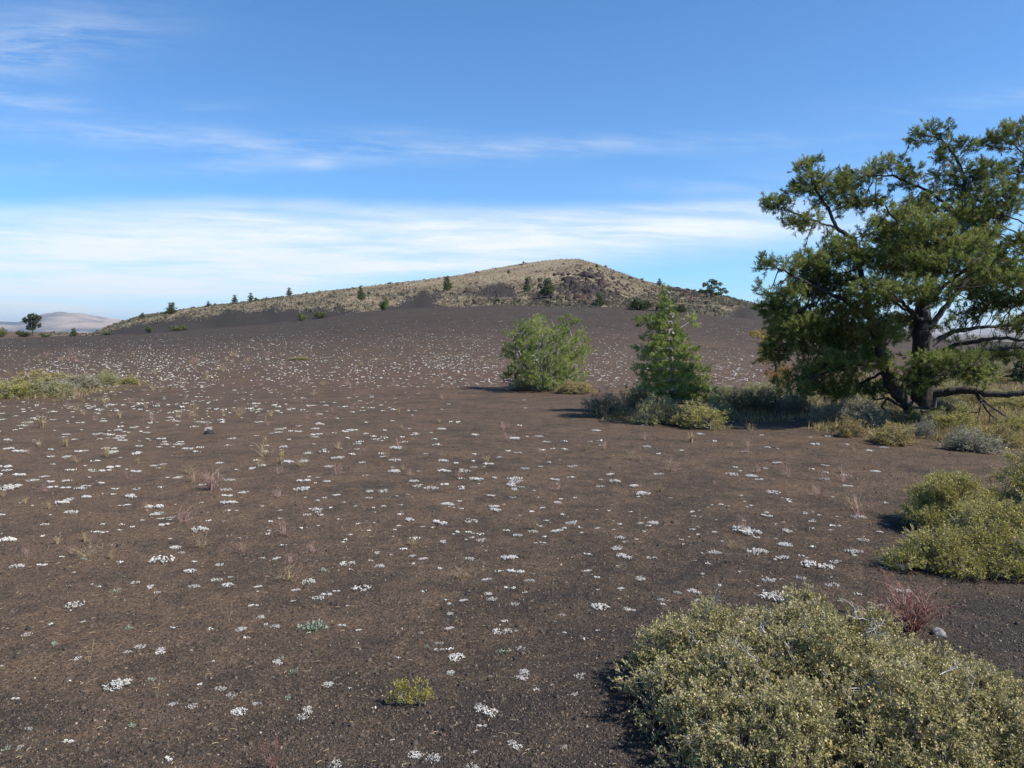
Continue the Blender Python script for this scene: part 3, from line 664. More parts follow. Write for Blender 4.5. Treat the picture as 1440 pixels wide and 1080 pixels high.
# ------------------------------------------------------------------ shrubs
def shrub_parts(rng, lobes, n, tw, tl, lv, ll, lw, stem_r=0.003, stemfrac=0.5, shell=0.35, outw=0.7, upw=0.5, rough=0.22, dead_=0.0, nf=3.0, taper=True, hole=-0.5):
    """lobes: (cx,cy,cz,rx,ry,rz) mounds. Sprays of twigs reach the mound surface; leaves sit along the twigs."""
    lobes = np.array(lobes, float); w = lobes[:, 3] * lobes[:, 4] + lobes[:, 3] * lobes[:, 5]
    li = rng.choice(len(lobes), n, p=w / w.sum()); L_ = lobes[li]
    d = nrm(rng.normal(0, 1, (n, 3))); d[:, 2] = np.abs(d[:, 2]) * 1.0 - 0.12; d = nrm(d)
    f = shell + (1 - shell) * rng.random(n) ** 0.5
    lump = fbm(d[:, 0] * nf + li * 7.3, d[:, 1] * nf + d[:, 2] * nf, 3, 12)
    keep = lump > hole; f = np.minimum(f * (1 + rough * lump * 1.6), 1.10) + .4 * (rng.random(n) < .03)
    T_ = L_[:, :3] + d * L_[:, 3:] * f[:, None]; keep &= (T_[:, 2] > 0.01)
    T_, d, L_, lump = T_[keep], d[keep], L_[keep], lump[keep]; n = len(T_)
    ro = nrm(d * L_[:, 3:]); 
    # stems
    ns = int(n * stemfrac); b_ = L_[:ns, :3] * [1, 1, 0] + rng.normal(0, 0.10, (ns, 3)) * np.minimum(L_[:ns, 3:4], 1.0) * [1, 1, 0]
    m1 = b_ + (T_[:ns] - b_) * [0.35, 0.35, 0.15] + rng.normal(0, .03, (ns, 3)) * L_[:ns, 5:6]; m2 = b_ + (T_[:ns] - b_) * [0.75, 0.75, 0.65] + rng.normal(0, .04, (ns, 3)) * L_[:ns, 5:6]
    b_[:, 2] = -0.01; m1[:, 2] = np.maximum(m1[:, 2], 0.01)
    segs = [(b_, m1, stem_r * 2, stem_r * 1.5), (m1, m2, stem_r * 1.5, stem_r), (m2, T_[:ns], stem_r, stem_r * .6)]
    # twigs
    TS = np.repeat(T_, tw, 0); RO = np.repeat(ro, tw, 0); LU = np.repeat(lump, tw)
    TD = nrm(RO * outw + [0, 0, upw] + rng.normal(0, .55, TS.shape)); TL = tl * rng.uniform(.5, 1.3, len(TS))
    isd = rng.random(len(TS)) < dead_
    TL = np.where(isd, TL * 1.15, TL); TE = TS + TD * TL[:, None]
    mt = rng.random(len(TS)) < 0.6
    segs.append((TS[mt], TE[mt], stem_r * .6, stem_r * .3))
    SV, SF, off = [], [], 0
    for a_, e_, ra, rb in segs:
        dd = nrm(e_ - a_); u = nrm(np.cross(dd, [0.31, 0.5, 0.8])); v_ = np.cross(dd, u); q = []
        for c_, rr in ((a_, ra), (e_, rb)):
            for t in (0, 2.0944, 4.18879): q.append(c_ + rr * (math.cos(t) * u + math.sin(t) * v_))
        Vv = np.stack(q, 1).reshape(-1, 3); i0 = off + np.arange(len(a_))[:, None] * 6
        SF.append(np.concatenate([np.stack([i0[:, 0] + k, i0[:, 0] + (k + 1) % 3, i0[:, 0] + 3 + (k + 1) % 3, i0[:, 0] + 3 + k], 1) for k in range(3)])); SV.append(Vv); off += len(Vv)
    # leaves
    q = ~isd; TS, TD, TL, LU = TS[q], TD[q], TL[q], LU[q]
    P_ = np.repeat(TS, lv, 0) + np.repeat(TD * TL[:, None], lv, 0) * rng.random(len(TS) * lv)[:, None]
    D_ = nrm(np.repeat(TD, lv, 0) * 0.7 + rng.normal(0, .75, P_.shape)); s = nrm(np.cross(D_, rng.normal(0, 1, D_.shape)))
    l_ = ll * rng.uniform(.6, 1.3, len(P_)); w_ = lw * rng.uniform(.7, 1.2, len(P_)); md = P_ + D_ * (l_ * .6)[:, None] 
    LV = np.stack([P_, md + s * (w_ / 2)[:, None], P_ + D_ * l_[:, None], md - s * (w_ / 2)[:, None]], 1).reshape(-1, 3)
    var = np.repeat(np.clip(np.repeat(np.repeat(0.0, 1), 1)[0] + 0.42 + .25 * np.repeat(LU, lv) + np.repeat(rng.normal(0, .16, len(TS)), lv) + rng.normal(0, .16, len(P_)), 0, 1), 4)
    gz_ = LV[:, 2].reshape(-1, 4).min(1) > 0.0
    Fl = np.arange(len(LV)).reshape(-1, 4)[gz_]
    return np.vstack(SV), np.vstack(SF), LV, Fl, var
def shrub(rng, name, loc, lobes, mat, label, cat='shrub', group=None, smat=None, **k):
    SV, SF, LV, LF, var = shrub_parts(rng, lobes, **k)
    root = empty(name, loc); tag(root, label, cat, group)
    mk('stems', SV, SF, smat or M['twig'], root)
    mk('foliage', LV, LF, mat, root, attrs={'var': var})
    return root

def clumps(rng, lobes, n, r0, r1, inn=.88, flat=.85, zs=1.14):
    L_ = np.array(lobes, float) * [1.03, 1, 1, 1.04, 1, zs]; w = L_[:, 3] * L_[:, 4] + L_[:, 3] * L_[:, 5]; out = []
    for _ in range(n * 6):
        l = L_[rng.choice(len(L_), p=w / w.sum())]; d = rng.normal(0, 1, 3); d[2] = abs(d[2]) - .1; d /= np.linalg.norm(d); r_ = rng.uniform(r0, r1)
        c_ = l[:3] + d * np.maximum(l[3:] * inn * rng.choice([.82, .95, 1.08]) - r_ * .55, .02)
        if c_[2] < 0: continue
        if any(np.linalg.norm((np.array(o_[:3]) - c_) * [1, 1, 1.2]) < (o_[3] + r_) * .60 for o_ in out): continue
        q = rng.uniform(.85, 1.2); out.append((*c_, r_ * q, r_, r_ * flat))
        if len(out) >= n: break
    return out
# the big bitterbrush in the lower right corner
rng = np.random.default_rng(21)
gz = lambda x, y: H0(x, y)
bx, by = 1.32, 3.40
FBL = [
    (-0.38, 0.12, 0.0, .30, .36, .31), (0.0, 0.20, 0.0, .30, .34, .335), (0.32, 0.12, 0.0, .28, .34, .28), (0.55, 0.0, 0.0, .25, .32, .21), (0.76, -0.25, 0.0, .26, .32, .12),
    (-0.45, -0.28, 0.02, .32, .34, .30), (-0.10, -0.20, 0.0, .28, .28, .36), (0.22, -0.28, 0.0, .30, .30, .32), (0.05, -0.55, 0.0, .36, .30, .33), (0.48, -0.45, 0.0, .34, .32, .24), (0.80, -0.62, 0.0, .34, .34, .15), (-0.60, 0.0, 0, .22, .30, .22), (-.4, -.6, 0, .34, .3, .26)]
CL = clumps(rng, FBL, 150, .065, .135)
print('clumps', len(CL))
fb = shrub(rng, 'foreground_shrub', (bx, by, gz(bx, by)), CL, M['bitter'], 'large dense olive shrub filling the lower right corner, nearest the viewer', 'shrub',
    n=7000, tw=5, tl=0.045, lv=10, ll=0.0110, lw=0.0072, stem_r=0.0018, stemfrac=0.3, shell=0.45, rough=0.35, dead_=0.17, nf=3, hole=-0.45, upw=.45, outw=1.0)
SV, SF = [], []
pol = []
for _ in range(30):
    a_ = np.array([rng.uniform(-.55, .42), rng.uniform(-.55, .2), rng.uniform(.18, .32)]); d = nrm(np.array([rng.uniform(-1, 1), rng.uniform(-.6, .2), rng.uniform(-.1, .9)])) * rng.uniform(.07, .18)
    pol.append([(*a_, .0024), (*(a_ + d * .5 + rng.normal(0, .015, 3)), .002), (*(a_ + d), .0012)])
for q in pol:
    v_, f_ = dead(rng, [q], '', None, None, 4, .0009, .06); mk('dead_twig', v_, f_, M['deadwood'], fb, smooth=True)

# the two rabbitbrush mounds on the right
rng = np.random.default_rng(22)
p1 = hit(1362, 752); 
shrub(rng, 'rabbitbrush', p1, clumps(rng, [(-.03, .25, .0, .29, .34, .36), (.32, .3, 0, .22, .3, .27), (-.24, .15, 0, .17, .22, .22)], 60, 0.08, 0.14), M['rabbit'],
      'rounded yellow green shrub at the right edge, the one standing behind the low spreading one', 'shrub', n=2000, tw=5, tl=.085, lv=8, ll=.020, lw=.0065, stem_r=.0022, stemfrac=.2, rough=.3, dead_=.06, upw=.75)
p2 = hit(1408, 812)
shrub(rng, 'rabbitbrush', p2, clumps(rng, [(-.24, .2, 0, .28, .30, .19), (.12, .12, 0, .34, .32, .24), (.48, .2, 0, .36, .36, .32), (.25, .4, 0, .4, .3, .34), (-.46, .2, 0, .18, .2, .10)], 90, 0.08, 0.14), M['rabbit'],
      'low spreading olive shrub with grey twigs at the right edge, just above the foreground shrub', 'shrub', n=2600, tw=5, tl=.085, lv=8, ll=.020, lw=.0065, stem_r=.0022, stemfrac=.25, rough=.3, dead_=.18, upw=.55)
p3 = at(1476, 735, p1[1] + .1); p3[2] = gz(p3[0], p3[1])
shrub(rng, 'rabbitbrush', p3, clumps(rng, [(0, .2, 0, .30, .40, .56), (.3, .2, 0, .4, .4, .6)], 70, 0.09, 0.16), M['rabbit'],
      'tall yellow green shrub cut by the right edge, right of the rounded one', 'shrub', n=1300, tw=5, tl=.09, lv=8, ll=.018, lw=.008, stem_r=.0025, stemfrac=.25, rough=.35, dead_=.1, upw=.6)

# middle-distance shrubs: (px base, py base, width px, height px, material, key, label)
SHP = {}
def proto(key, seed, lobes, mat, **k):
    rng = np.random.default_rng(seed)
    SV, SF, LV, LF, var = shrub_parts(rng, lobes, **k)
    SHP[key] = (SV, SF, LV, LF, var, mat)
one = [(-.25, 0, 0, .30, .30, .62), (.12, .05, 0, .36, .36, .85), (.3, -.05, 0, .24, .28, .55), (0, -.15, 0, .35, .3, .6)]
loose = [(0, 0, -.05, .5, .45, .9), (-.2, .1, 0, .3, .3, .7), (.25, .05, 0, .28, .3, .65)]
wide = [(-.28, 0, 0, .24, .28, .55), (0, .05, 0, .28, .30, .75), (.27, 0, 0, .25, .28, .6), (.1, -.1, 0, .3, .3, .5)]
kw = dict(n=520, tw=5, tl=.14, lv=7, ll=.040, lw=.014, stem_r=.005, stemfrac=.35, rough=.45, dead_=.16, hole=-.32, nf=4, upw=.8)
proto('olive', 31, one, M['olive'], **kw); proto('olive2', 32, wide, M['olive'], **{**kw, 'dead_': .2}); proto('yellow', 33, loose, M['yellow'], **{**kw, 'upw': 1.1})
proto('orange', 34, loose, M['orange'], **{**kw, 'upw': 1.1}); proto('sage', 35, one, M['sage'], **{**kw, 'upw': 1.2, 'll': .05, 'lw': .013}); proto('sage2', 36, wide, M['sage'], **{**kw, 'dead_': .35})
proto('dark', 37, one, M['darksage'], **kw); proto('green', 38, wide, M['rabbit'], **kw); proto('twiggy', 39, loose, M['sage'], **{**kw, 'dead_': .75, 'n': 620, 'stem_r': .007})
SHO = {}
def put(key, px, py, w, h, label, group, cat='shrub', name='shrub', rot=None, far=False, z=None):
    b = hit(px, py, far); 
    S = w / F * b[1]; Hh = h / F * b[1]
    if key not in SHO:
        SV, SF, LV, LF, var, mat = SHP[key]
        root = empty(name, b); mk('stems', SV, SF, M['twig'], root); mk('foliage', LV, LF, mat, root, attrs={'var': var}); SHO[key] = root
    else:
        root = copy_tree(SHO[key]); root.location = b
    root.name = name
    root.scale = (S / 1.10, S / 1.10, Hh / .90); root.rotation_euler[2] = 0 if rot is None else rot
    for k_ in ('label', 'category', 'group', 'kind'):
        if k_ in root: del root[k_]
    tag(root, label, cat, group); return root
g1 = 'shrubs round the foot of the young pine'
put('dark', 848, 586, 60, 38, 'dark grey green sagebrush, leftmost of the shrubs by the young pine', g1, name='sagebrush')
put('olive', 898, 577, 62, 42, 'pale olive shrub behind the dark sagebrush, at the left of the young pine', g1)
put('olive2', 925, 596, 78, 46, 'olive shrub with bare grey twigs, in front of the young pine', g1, rot=.6)
put('green', 985, 601, 92, 44, 'yellow olive shrub at the right foot of the young pine, front of its cluster', g1, rot=2)
put('olive', 1010, 590, 52, 32, 'small olive shrub tucked behind the yellow olive one, right of the young pine', g1, rot=4)
put('yellow', 808, 553, 55, 18, 'low yellow grassy shrub at the right foot of the rounded pine bush', 'low shrubs under the rounded pine bush', name='low_shrub')
put('sage', 730, 549, 44, 16, 'low grey shrub under the left side of the rounded pine bush', 'low shrubs under the rounded pine bush', name='low_shrub', rot=1)
g2 = 'shrubs in the shade of the large pine'
put('dark', 1040, 575, 62, 32, 'dark shrub nearest the young pine, in the shaded row left of the large pine', g2, rot=1)
put('olive2', 1022, 562, 50, 24, 'pale shrub standing furthest back, between the young pine and the shaded row', g2, rot=2)
put('dark', 1085, 577, 66, 34, 'dark twiggy shrub second in the shaded row left of the large pine', g2, rot=2.4)
put('sage2', 1118, 580, 56, 34, 'grey twiggy shrub under the low left boughs of the large pine', g2, rot=.4)
put('olive2', 1070, 560, 70, 26, 'olive shrub behind the shaded row, under the large pine left boughs', g2, rot=3.4)
put('olive', 1130, 566, 60, 24, 'olive shrub deep in the shade beneath the large pine', g2, rot=5)
g3 = 'shrubs along the front of the large pine'
put('sage', 1170, 598, 64, 40, 'grey green sagebrush left of the tallest one before the large pine', g3, name='sagebrush', rot=.2)
put('sage', 1214, 602, 80, 46, 'tall pale grey green sagebrush in front of the large pine left trunk', g3, name='sagebrush', rot=2)
put('orange', 1195, 614, 50, 26, 'small orange yellow shrub at the front left of the large pine', g3, rot=.5)
put('yellow', 1258, 624, 76, 30, 'wide straw yellow shrub directly before the large pine trunk', g3, rot=1.5)
put('twiggy', 1300, 616, 42, 26, 'bleached leafless shrub with white twigs right of the pine trunk', g3, name='dead_shrub', rot=.5)
put('green', 1335, 606, 80, 40, 'yellow green shrub right of the large pine trunk, under its dead branch', g3, rot=.3)
put('sage2', 1370, 634, 84, 34, 'low grey twiggy shrub on the cinders right of the yellow ones', g3, rot=2.2)
put('yellow', 1400, 628, 70, 32, 'straw yellow shrub behind the low grey twiggy one at the right', g3, rot=3)
put('twiggy', 1352, 622, 50, 22, 'grey twiggy half dead shrub right of the bleached one', g3, name='dead_shrub', rot=4)
put('green', 1428, 612, 70, 36, 'olive yellow shrub at the right edge below the low pine limb', g3, rot=4)
put('olive', 1290, 598, 50, 24, 'small olive shrub touching the right foot of the large pine', g3, rot=3)
rng = np.random.default_rng(40)
kk = ['yellow', 'olive', 'green', 'sage2', 'olive2', 'yellow']
for i_ in range(26):
    px = rng.uniform(1180, 1530); py = rng.uniform(548, 584)
    if 1280 < px < 1312: px += 40
    put(kk[i_ % 6], px, py, rng.uniform(40, 75), rng.uniform(16, 30), 'low dry shrub in the yellowish scrub field behind the large pine', 'dry shrubs behind the large pine', rot=rng.uniform(0, 6))
for i_ in range(22):
    px = rng.uniform(1130, 1560); py = rng.uniform(518, 548)
    put(kk[(i_ + 2) % 6], px, py, rng.uniform(26, 55), rng.uniform(8, 16), 'small pale shrub on the open flat beyond the large pine', 'small shrubs on the flat beyond the large pine', rot=rng.uniform(0, 6))
g4 = 'low green shrubs at the left edge'
for px, py, w, h, key, lab in ((62, 541, 90, 20, 'yellow', 'yellowish low shrub, rearmost of the left edge cluster'), (112, 545, 70, 21, 'sage', 'grey green low shrub in the middle of the left cluster'), (20, 558, 95, 28, 'green', 'green low shrub cut by the left edge, front of its cluster'),
                               (62, 557, 80, 26, 'olive', 'olive low shrub, second from the left edge at the front'), (148, 540, 52, 18, 'olive', 'small olive shrub right of the middle of the left cluster'), (182, 540, 32, 14, 'green', 'smallest bright green shrub, rightmost of the left cluster'),
                               (-40, 553, 110, 32, 'olive2', 'grey olive shrub just at the left edge behind the green one'), (88, 550, 60, 18, 'sage2', 'grey twiggy low shrub in front of the left cluster middle')):
    put(key, px, py, w, h, lab, g4, name='low_shrub', rot=px * .1)
put('green', 421, 506, 36, 5, 'thin flat green plant patch alone on the far cinder slope', None, name='low_shrub')
# browning pine sapling left of the big pine
rng = np.random.default_rng(44)
b = hit(1086, 548); s_ = b[1] / F
skel = [[(*b, 2.5 * s_), (*(b + [0.1, 0, .6]), 2 * s_), (*(b + [0.0, 0, 1.6]), 1 * s_)]]
At = np.vstack([ell(rng, b + np.array([dx, 0, dz]), (rx, .35, rz), 45) for dx, dz, rx, rz in ((-.35, 1.55, .3, .10), (.0, 1.4, .35, .12), (-.1, 1.1, .45, .13), (-.2, .8, .4, .15), (.2, .5, .5, .15))])
tree_from(rng, 'browning_pine', b, skel, At, .08, 1.2, .08, .004, 1, (16, .10, .014, .7, .06), M['dying'], M['bark'], 'small orange brown dying pine peeping out left of the large pine', 'small pine', r_leaf=.009, tuftmul=1.2)

# ------------------------------------------------------------------ background trees on the hill and crest
FT = {}
def far_proto(key, seed, shape, mat, bark, open_=0.0):
    rng = np.random.default_rng(seed)
    base_ = np.zeros(3)
    sk = [[(0, 0, -.3, .03), (0, 0, .3, .025), (.01, 0, .7, .015), (0, 0, .95, .006)]]
    if shape == 'cone': A_ = np.vstack([ell(rng, (rng.normal(0, .03), 0, z), (.26 * (1.08 - z) + .04,) * 2 + (.07,), 26) for z in np.linspace(.12, .97, 11)])
    elif shape == 'narrow': A_ = np.vstack([ell(rng, (0, 0, z), (.15 * (1.1 - z) + .035,) * 2 + (.07,), 22) for z in np.linspace(.08, .97, 11)])
    elif shape == 'bush': A_ = np.vstack([ell(rng, (rng.uniform(-.35, .35), rng.uniform(-.3, .3), rng.uniform(.2, .62)), (.25, .25, .28), 40) for _ in range(11)])
    elif shape == 'spread':
        A_ = np.vstack([ell(rng, c_, r_, n_) for c_, r_, n_ in (((.05, 0, .85), (.25, .2, .12), 60), ((-.3, 0, .68), (.22, .2, .09), 50), ((.35, .1, .72), (.25, .2, .09), 50), ((.1, 0, .5), (.35, .3, .1), 60), ((.55, 0, .42), (.2, .2, .08), 40), ((-.1, .2, .3), (.35, .3, .1), 60), ((.3, -.2, .2), (.3, .25, .1), 50), ((.75, 0, .3), (.15, .15, .08), 26))])
    else: A_ = np.vstack([ell(rng, (rng.uniform(-.24, .24), rng.uniform(-.24, .24), rng.uniform(.32, .86)), (.2, .2, .16), 36) for _ in range(12)])
    A_ = A_[rng.random(len(A_)) > open_]
    r_ = tree_from(rng, 'pine_tree', base_, sk, A_, .045, .9, .045, .004, 1.0, (9, .065, .03, .8, .03), mat, bark, 'x', 'tree', k=4, r_leaf=.0095, loose=.5, tuftmul=1.3)
    FT[key] = [r_, 0]
far_proto('cone', 51, 'cone', M['pine_far'], M['bark']); far_proto('cone2', 52, 'cone', M['pine_far'], M['bark'], .25); far_proto('narrow', 53, 'narrow', M['pine_far'], M['bark'])
far_proto('bush', 54, 'bush', M['bush_far'], M['twig']); far_proto('dbush', 55, 'bush', M['pine_far'], M['bark']); far_proto('spread', 56, 'spread', M['pine_far'], M['bark']); far_proto('round', 57, 'round', M['tree_grey'], M['bark'])
far_proto('dying', 58, 'bush', M['dying'], M['twig'], .3)
WID = dict(cone=.62, cone2=.62, narrow=.38, bush=1.1, dbush=1.1, spread=1.35, round=.8, dying=1.1)
def far_tree(key, px, py, w, h, label, name='pine_tree', group='pines scattered over the hill', rot=0.0, cat='tree', Yd=None):
    if Yd is None:
        b = hit(px, py)
        if b is None: b = hit(px, py + 4)
        if b is None: b = hit(px, py + 9)
    else: b = at(px, py, Yd); b[2] = H0(b[0], b[1])
    src, used = FT[key]
    if used: r_ = copy_tree(src)
    else: r_ = src; FT[key][1] = 1
    r_.location = (b[0], b[1], b[2] - .0); Hh = h / F * b[1]; W_ = w / F * b[1] / WID[key]
    r_.scale = (W_, W_, Hh); r_.rotation_euler[2] = rot; r_.name = name; r_['label'] = label; r_['category'] = cat; r_['group'] = group
    return r_
FTL = [
 ('round', 46, 473, 24, 31, 'grey green round crowned tree on bare trunk at the far left skyline', 'round_tree', 'trees along the left skyline', 0),
 ('dbush', 33, 474, 20, 12, 'dark bush at the foot of the round crowned tree, far left', 'bush', 'trees along the left skyline', 0),
 ('bush', 2, 474, 16, 15, 'green bush cut by the left edge on the skyline', 'bush', 'trees along the left skyline', 1),
 ('cone2', 104, 473, 13, 11, 'small green tree between the round crowned tree and the hill foot', 'pine_tree', 'trees along the left skyline', 0),
 ('bush', 64, 474, 18, 6, 'low green bush just right of the round crowned tree', 'bush', 'trees along the left skyline', 2),
 ('bush', 151, 471, 12, 6, 'tiny green bush at the very foot of the hill, left end', 'bush', 'green bushes at the hill foot', 0),
 ('bush', 210, 468, 12, 10, 'green bush below the dense hillside pine, first right of the hill end', 'bush', 'green bushes at the hill foot', 3),
 ('bush', 247, 465, 16, 8, 'left one of the touching pair of green bushes below the hill left end', 'bush', 'green bushes at the hill foot', 1),
 ('bush', 260, 464, 12, 8, 'right one of the touching pair of green bushes below the hill left end', 'bush', 'green bushes at the hill foot', 2),
 ('bush', 425, 451, 20, 13, 'bright green bush on the cinder crest, left of its brownish twin', 'bush', 'green bushes at the hill foot', 2),
 ('bush', 449, 448, 18, 11, 'brownish green bush on the cinder crest, right twin', 'bush', 'green bushes at the hill foot', 4),
 ('cone2', 201, 444, 8, 8, 'tiny thin pine at the left end of the hill skyline', 'pine_tree', None, 0),
 ('cone', 241, 443, 20, 17, 'dense dark pine breaking the hill skyline at its left end', 'pine_tree', None, 1),
 ('narrow', 293, 432, 7, 8, 'very small narrow pine on the left skyline of the hill, next after the dense one', 'pine_tree', None, 0),
 ('narrow', 330, 427, 9, 12, 'narrow pine on the skyline, left one of a spaced pair', 'pine_tree', None, 2),
 ('narrow', 353, 424, 9, 12, 'narrow pine on the skyline, right one of a spaced pair', 'pine_tree', None, 4),
 ('narrow', 407, 417, 9, 12, 'dark narrow pine alone on the long left skyline', 'pine_tree', None, 5),
 ('cone', 508, 423, 13, 21, 'dark slim pine on the grassy flank left of the bright bush', 'pine_tree', None, 3),
 ('bush', 540, 437, 18, 20, 'bright green upright bush on the dark cinders of the hill flank', 'bush', 'green bushes at the hill foot', 5),
 ('dbush', 548, 396, 8, 4, 'tiny dark bush on the skyline above the bright bush', 'bush', None, 2),
 ('dbush', 733, 373, 8, 3, 'tiny dark bush on the skyline left of the summit', 'bush', None, 2),
 ('cone', 629, 409, 18, 20, 'dark pine alone on golden grass midway up the hill', 'pine_tree', None, 2),
 ('cone2', 741, 411, 14, 20, 'green pine left of the dense pine below the lava rocks', 'pine_tree', None, 2),
 ('cone', 770, 418, 28, 25, 'broad green pine below the summit lava rocks', 'pine_tree', None, 5),
 ('cone2', 843, 430, 20, 18, 'green pine low on the hill between the broad pine and the dark clump', 'pine_tree', None, 1),
 ('narrow', 839, 377, 5, 6, 'tiny pine just right of the summit', 'pine_tree', None, 1),
 ('dbush', 900, 436, 34, 22, 'dark bushy pine clump at the hill foot left of the young pine top', 'pine_tree', None, 0),
 ('cone', 938, 438, 32, 32, 'dark pine right behind the tip of the young pine', 'pine_tree', None, 1),
 ('dbush', 955, 440, 26, 16, 'dark bushy pine at the hill foot right of the young pine tip', 'pine_tree', None, 3),
 ('narrow', 927, 402, 8, 10, 'small dark pine on the right skyline of the hill', 'pine_tree', None, 1),
 ('spread', 1000, 418, 36, 25, 'wide flat topped pine standing out on the right skyline', 'pine_tree', None, 0),
 ('dbush', 986, 413, 9, 9, 'small bush left of the wide flat topped pine', 'bush', None, 0),
 ('dbush', 700, 425, 10, 6, 'low dark bush beside the bare cinder gully', 'bush', None, 1),
 ('cone2', 1436, 540, 44, 42, 'small dark pine at the right edge behind the large pine', 'pine_tree', 'pines behind the large pine', 2),
 ('cone', 1180, 520, 34, 40, 'small pine half hidden behind the large pine left boughs', 'pine_tree', 'pines behind the large pine', 2),
 ('dying', 1092, 545, 26, 20, 'orange brown dying bush low beside the large pine left boughs', 'bush', 'pines behind the large pine', 2),
]
for key, px, py, w, h, lab, nm, grp, rot in FTL:
    far_tree(key, px, py, w, h, lab, nm, grp or 'pines scattered over the hill', rot, 'bush' if nm == 'bush' else 'tree')
for k_, (r_, used) in FT.items():
    if not used:
        for c_ in list(r_.children): bpy.data.objects.remove(c_)
        bpy.data.objects.remove(r_)

# ------------------------------------------------------------------ lava outcrops
def rock(rng, name, loc, size, mat, label, cat, group=None, sub=24):
    u = np.linspace(0, 2 * np.pi, sub, endpoint=False); v_ = np.linspace(-.35, np.pi / 2, sub // 2)
    U, Vv = np.meshgrid(u, v_); x = np.cos(U) * np.cos(Vv); y = np.sin(U) * np.cos(Vv); z = np.sin(Vv); s0 = rng.integers(0, 999)
    n1 = fbm(x * 2.2 + 10 + z, y * 2.2 + 5 - z, 4, int(s0), .6); r_ = 1 + .55 * n1 + .25 * np.abs(fbm(x * 5 + z * 3, y * 5 + 9 - z, 2, int(s0) + 9))
    P_ = np.stack([x * r_ * size[0], y * r_ * size[1], z * r_ * size[2]], -1).reshape(-1, 3)
    P_[-sub:] = P_[-sub:].mean(0)
    i_, j_ = np.meshgrid(np.arange(len(v_) - 1), np.arange(sub), indexing='ij'); j2_ = (j_ + 1) % sub
    Q_ = np.stack([i_ * sub + j_, i_ * sub + j2_, (i_ + 1) * sub + j2_, (i_ + 1) * sub + j_], -1).reshape(-1, 4)
    o_ = mk(name, P_, Q_, mat, loc=loc); return tag(o_, label, cat, group)
rng = np.random.default_rng(60)
for px, py, w, h, mt, lab in ((822, 389, 24, 9, 'lava', 'largest black lava outcrop under the hill summit'), (838, 388, 14, 6, 'lava', 'black lava outcrop joined right of the largest one'), (800, 394, 16, 7, 'lava', 'dark lava outcrop lower left of the largest one'), (786, 387, 12, 5, 'lava', 'small dark lava outcrop at the left end of the summit rocks'),
                              (828, 412, 14, 9, 'lava', 'dark lava rock halfway down below the summit outcrops'), (815, 420, 15, 8, 'redlava', 'reddish lava rock near the hill foot below the summit'), (940, 407, 26, 4, 'lava', 'flat dark lava ledge on the right ridge'), (962, 414, 28, 4, 'redlava', 'dark red lava ledge on the right ridge above the grass'),
                              (806, 409, 10, 6, 'lava', 'small dark lava rock left of the halfway one'), (846, 398, 16, 5, 'redlava', 'reddish lava rock right below the largest outcrop'), (793, 402, 12, 5, 'lava', 'small dark lava rock lowest on the left of the summit rocks'), (835, 404, 12, 5, 'lava', 'dark lava rock between the summit outcrops and the halfway rock'), (860, 416, 14, 5, 'lava', 'low dark lava rock right of the halfway one')):
    b = hit(px, py, True); s_ = b[1] / F
    rock(rng, 'lava_outcrop', b - np.array([0, 0, .3]), (w * .62 * s_, w / 2 * s_ * .7, h * s_ * .72), M[mt], lab, 'rock', 'lava outcrops on the hill')

rng = np.random.default_rng(64)
n = 900; px = rng.normal(822, 34, n); py = rng.normal(402, 12, n); px = np.concatenate([px, rng.normal(960, 26, 260), rng.uniform(640, 1040, 300)]); py = np.concatenate([py, rng.normal(411, 5, 260), rng.uniform(398, 436, 300)])
p_, ok_ = hit_many(px, py); p_ = p_[ok_ & (p_[:, 1] > 150)]; n = len(p_); sz = rng.lognormal(-.95, .5, n); sh = nrm(rng.normal(0, 1, (1, 10, 3)))
TT = nrm(np.array([(1, 0, -.4), (-.5, .87, -.4), (-.5, -.87, -.4), (.4, .3, .7), (-.4, .1, .8), (.1, -.5, .65)])); TFc = np.array([(0, 1, 3), (1, 4, 3), (1, 2, 4), (2, 5, 4), (2, 0, 5), (0, 3, 5), (3, 4, 5)])
V_ = (p_[:, None] + TT[None] * (1 + rng.normal(0, .3, (n, 6, 1))) * sz[:, None, None] * [1, 1, .8]).reshape(-1, 3)
o = mk('lava_rubble', V_, (np.arange(n)[:, None, None] * 6 + TFc[None]).reshape(-1, 3), M['lava']); tag(o, 'black lava rubble strewn below the hill summit', 'rubble', kind='stuff')

# ------------------------------------------------------------------ scrub covering the hill (nobody could count it)
rng = np.random.default_rng(70)
n_ = 240000; px = rng.uniform(60, 1330, n_); yy = rng.uniform(136, 345, n_); xx = (px - 720) / F * yy; zz = H(xx, yy)
ve, _, _ = ground_attrs(xx + rng.normal(0, .8, n_), yy, zz + rng.normal(0, .5, n_)); keep = (rng.random(n_) < np.minimum(ve / .7, 1) ** 1.2 * (0.35 + .65 * sstep(-.5, .3, fbm(xx / 4, yy / 4, 3, 8)))) & (yy < np.interp(px, HDX, HDD) + 8)
xx, yy, zz, px = xx[keep], yy[keep], zz[keep], px[keep]; n_ = len(xx)
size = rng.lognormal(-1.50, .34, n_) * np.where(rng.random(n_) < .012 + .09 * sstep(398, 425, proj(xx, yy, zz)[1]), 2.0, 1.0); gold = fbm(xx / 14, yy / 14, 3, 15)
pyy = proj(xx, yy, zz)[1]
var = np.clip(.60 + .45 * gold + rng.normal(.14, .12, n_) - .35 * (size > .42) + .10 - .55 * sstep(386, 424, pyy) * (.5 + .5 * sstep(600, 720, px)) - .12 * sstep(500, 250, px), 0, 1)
P_ = np.stack([xx, yy, zz], 1)
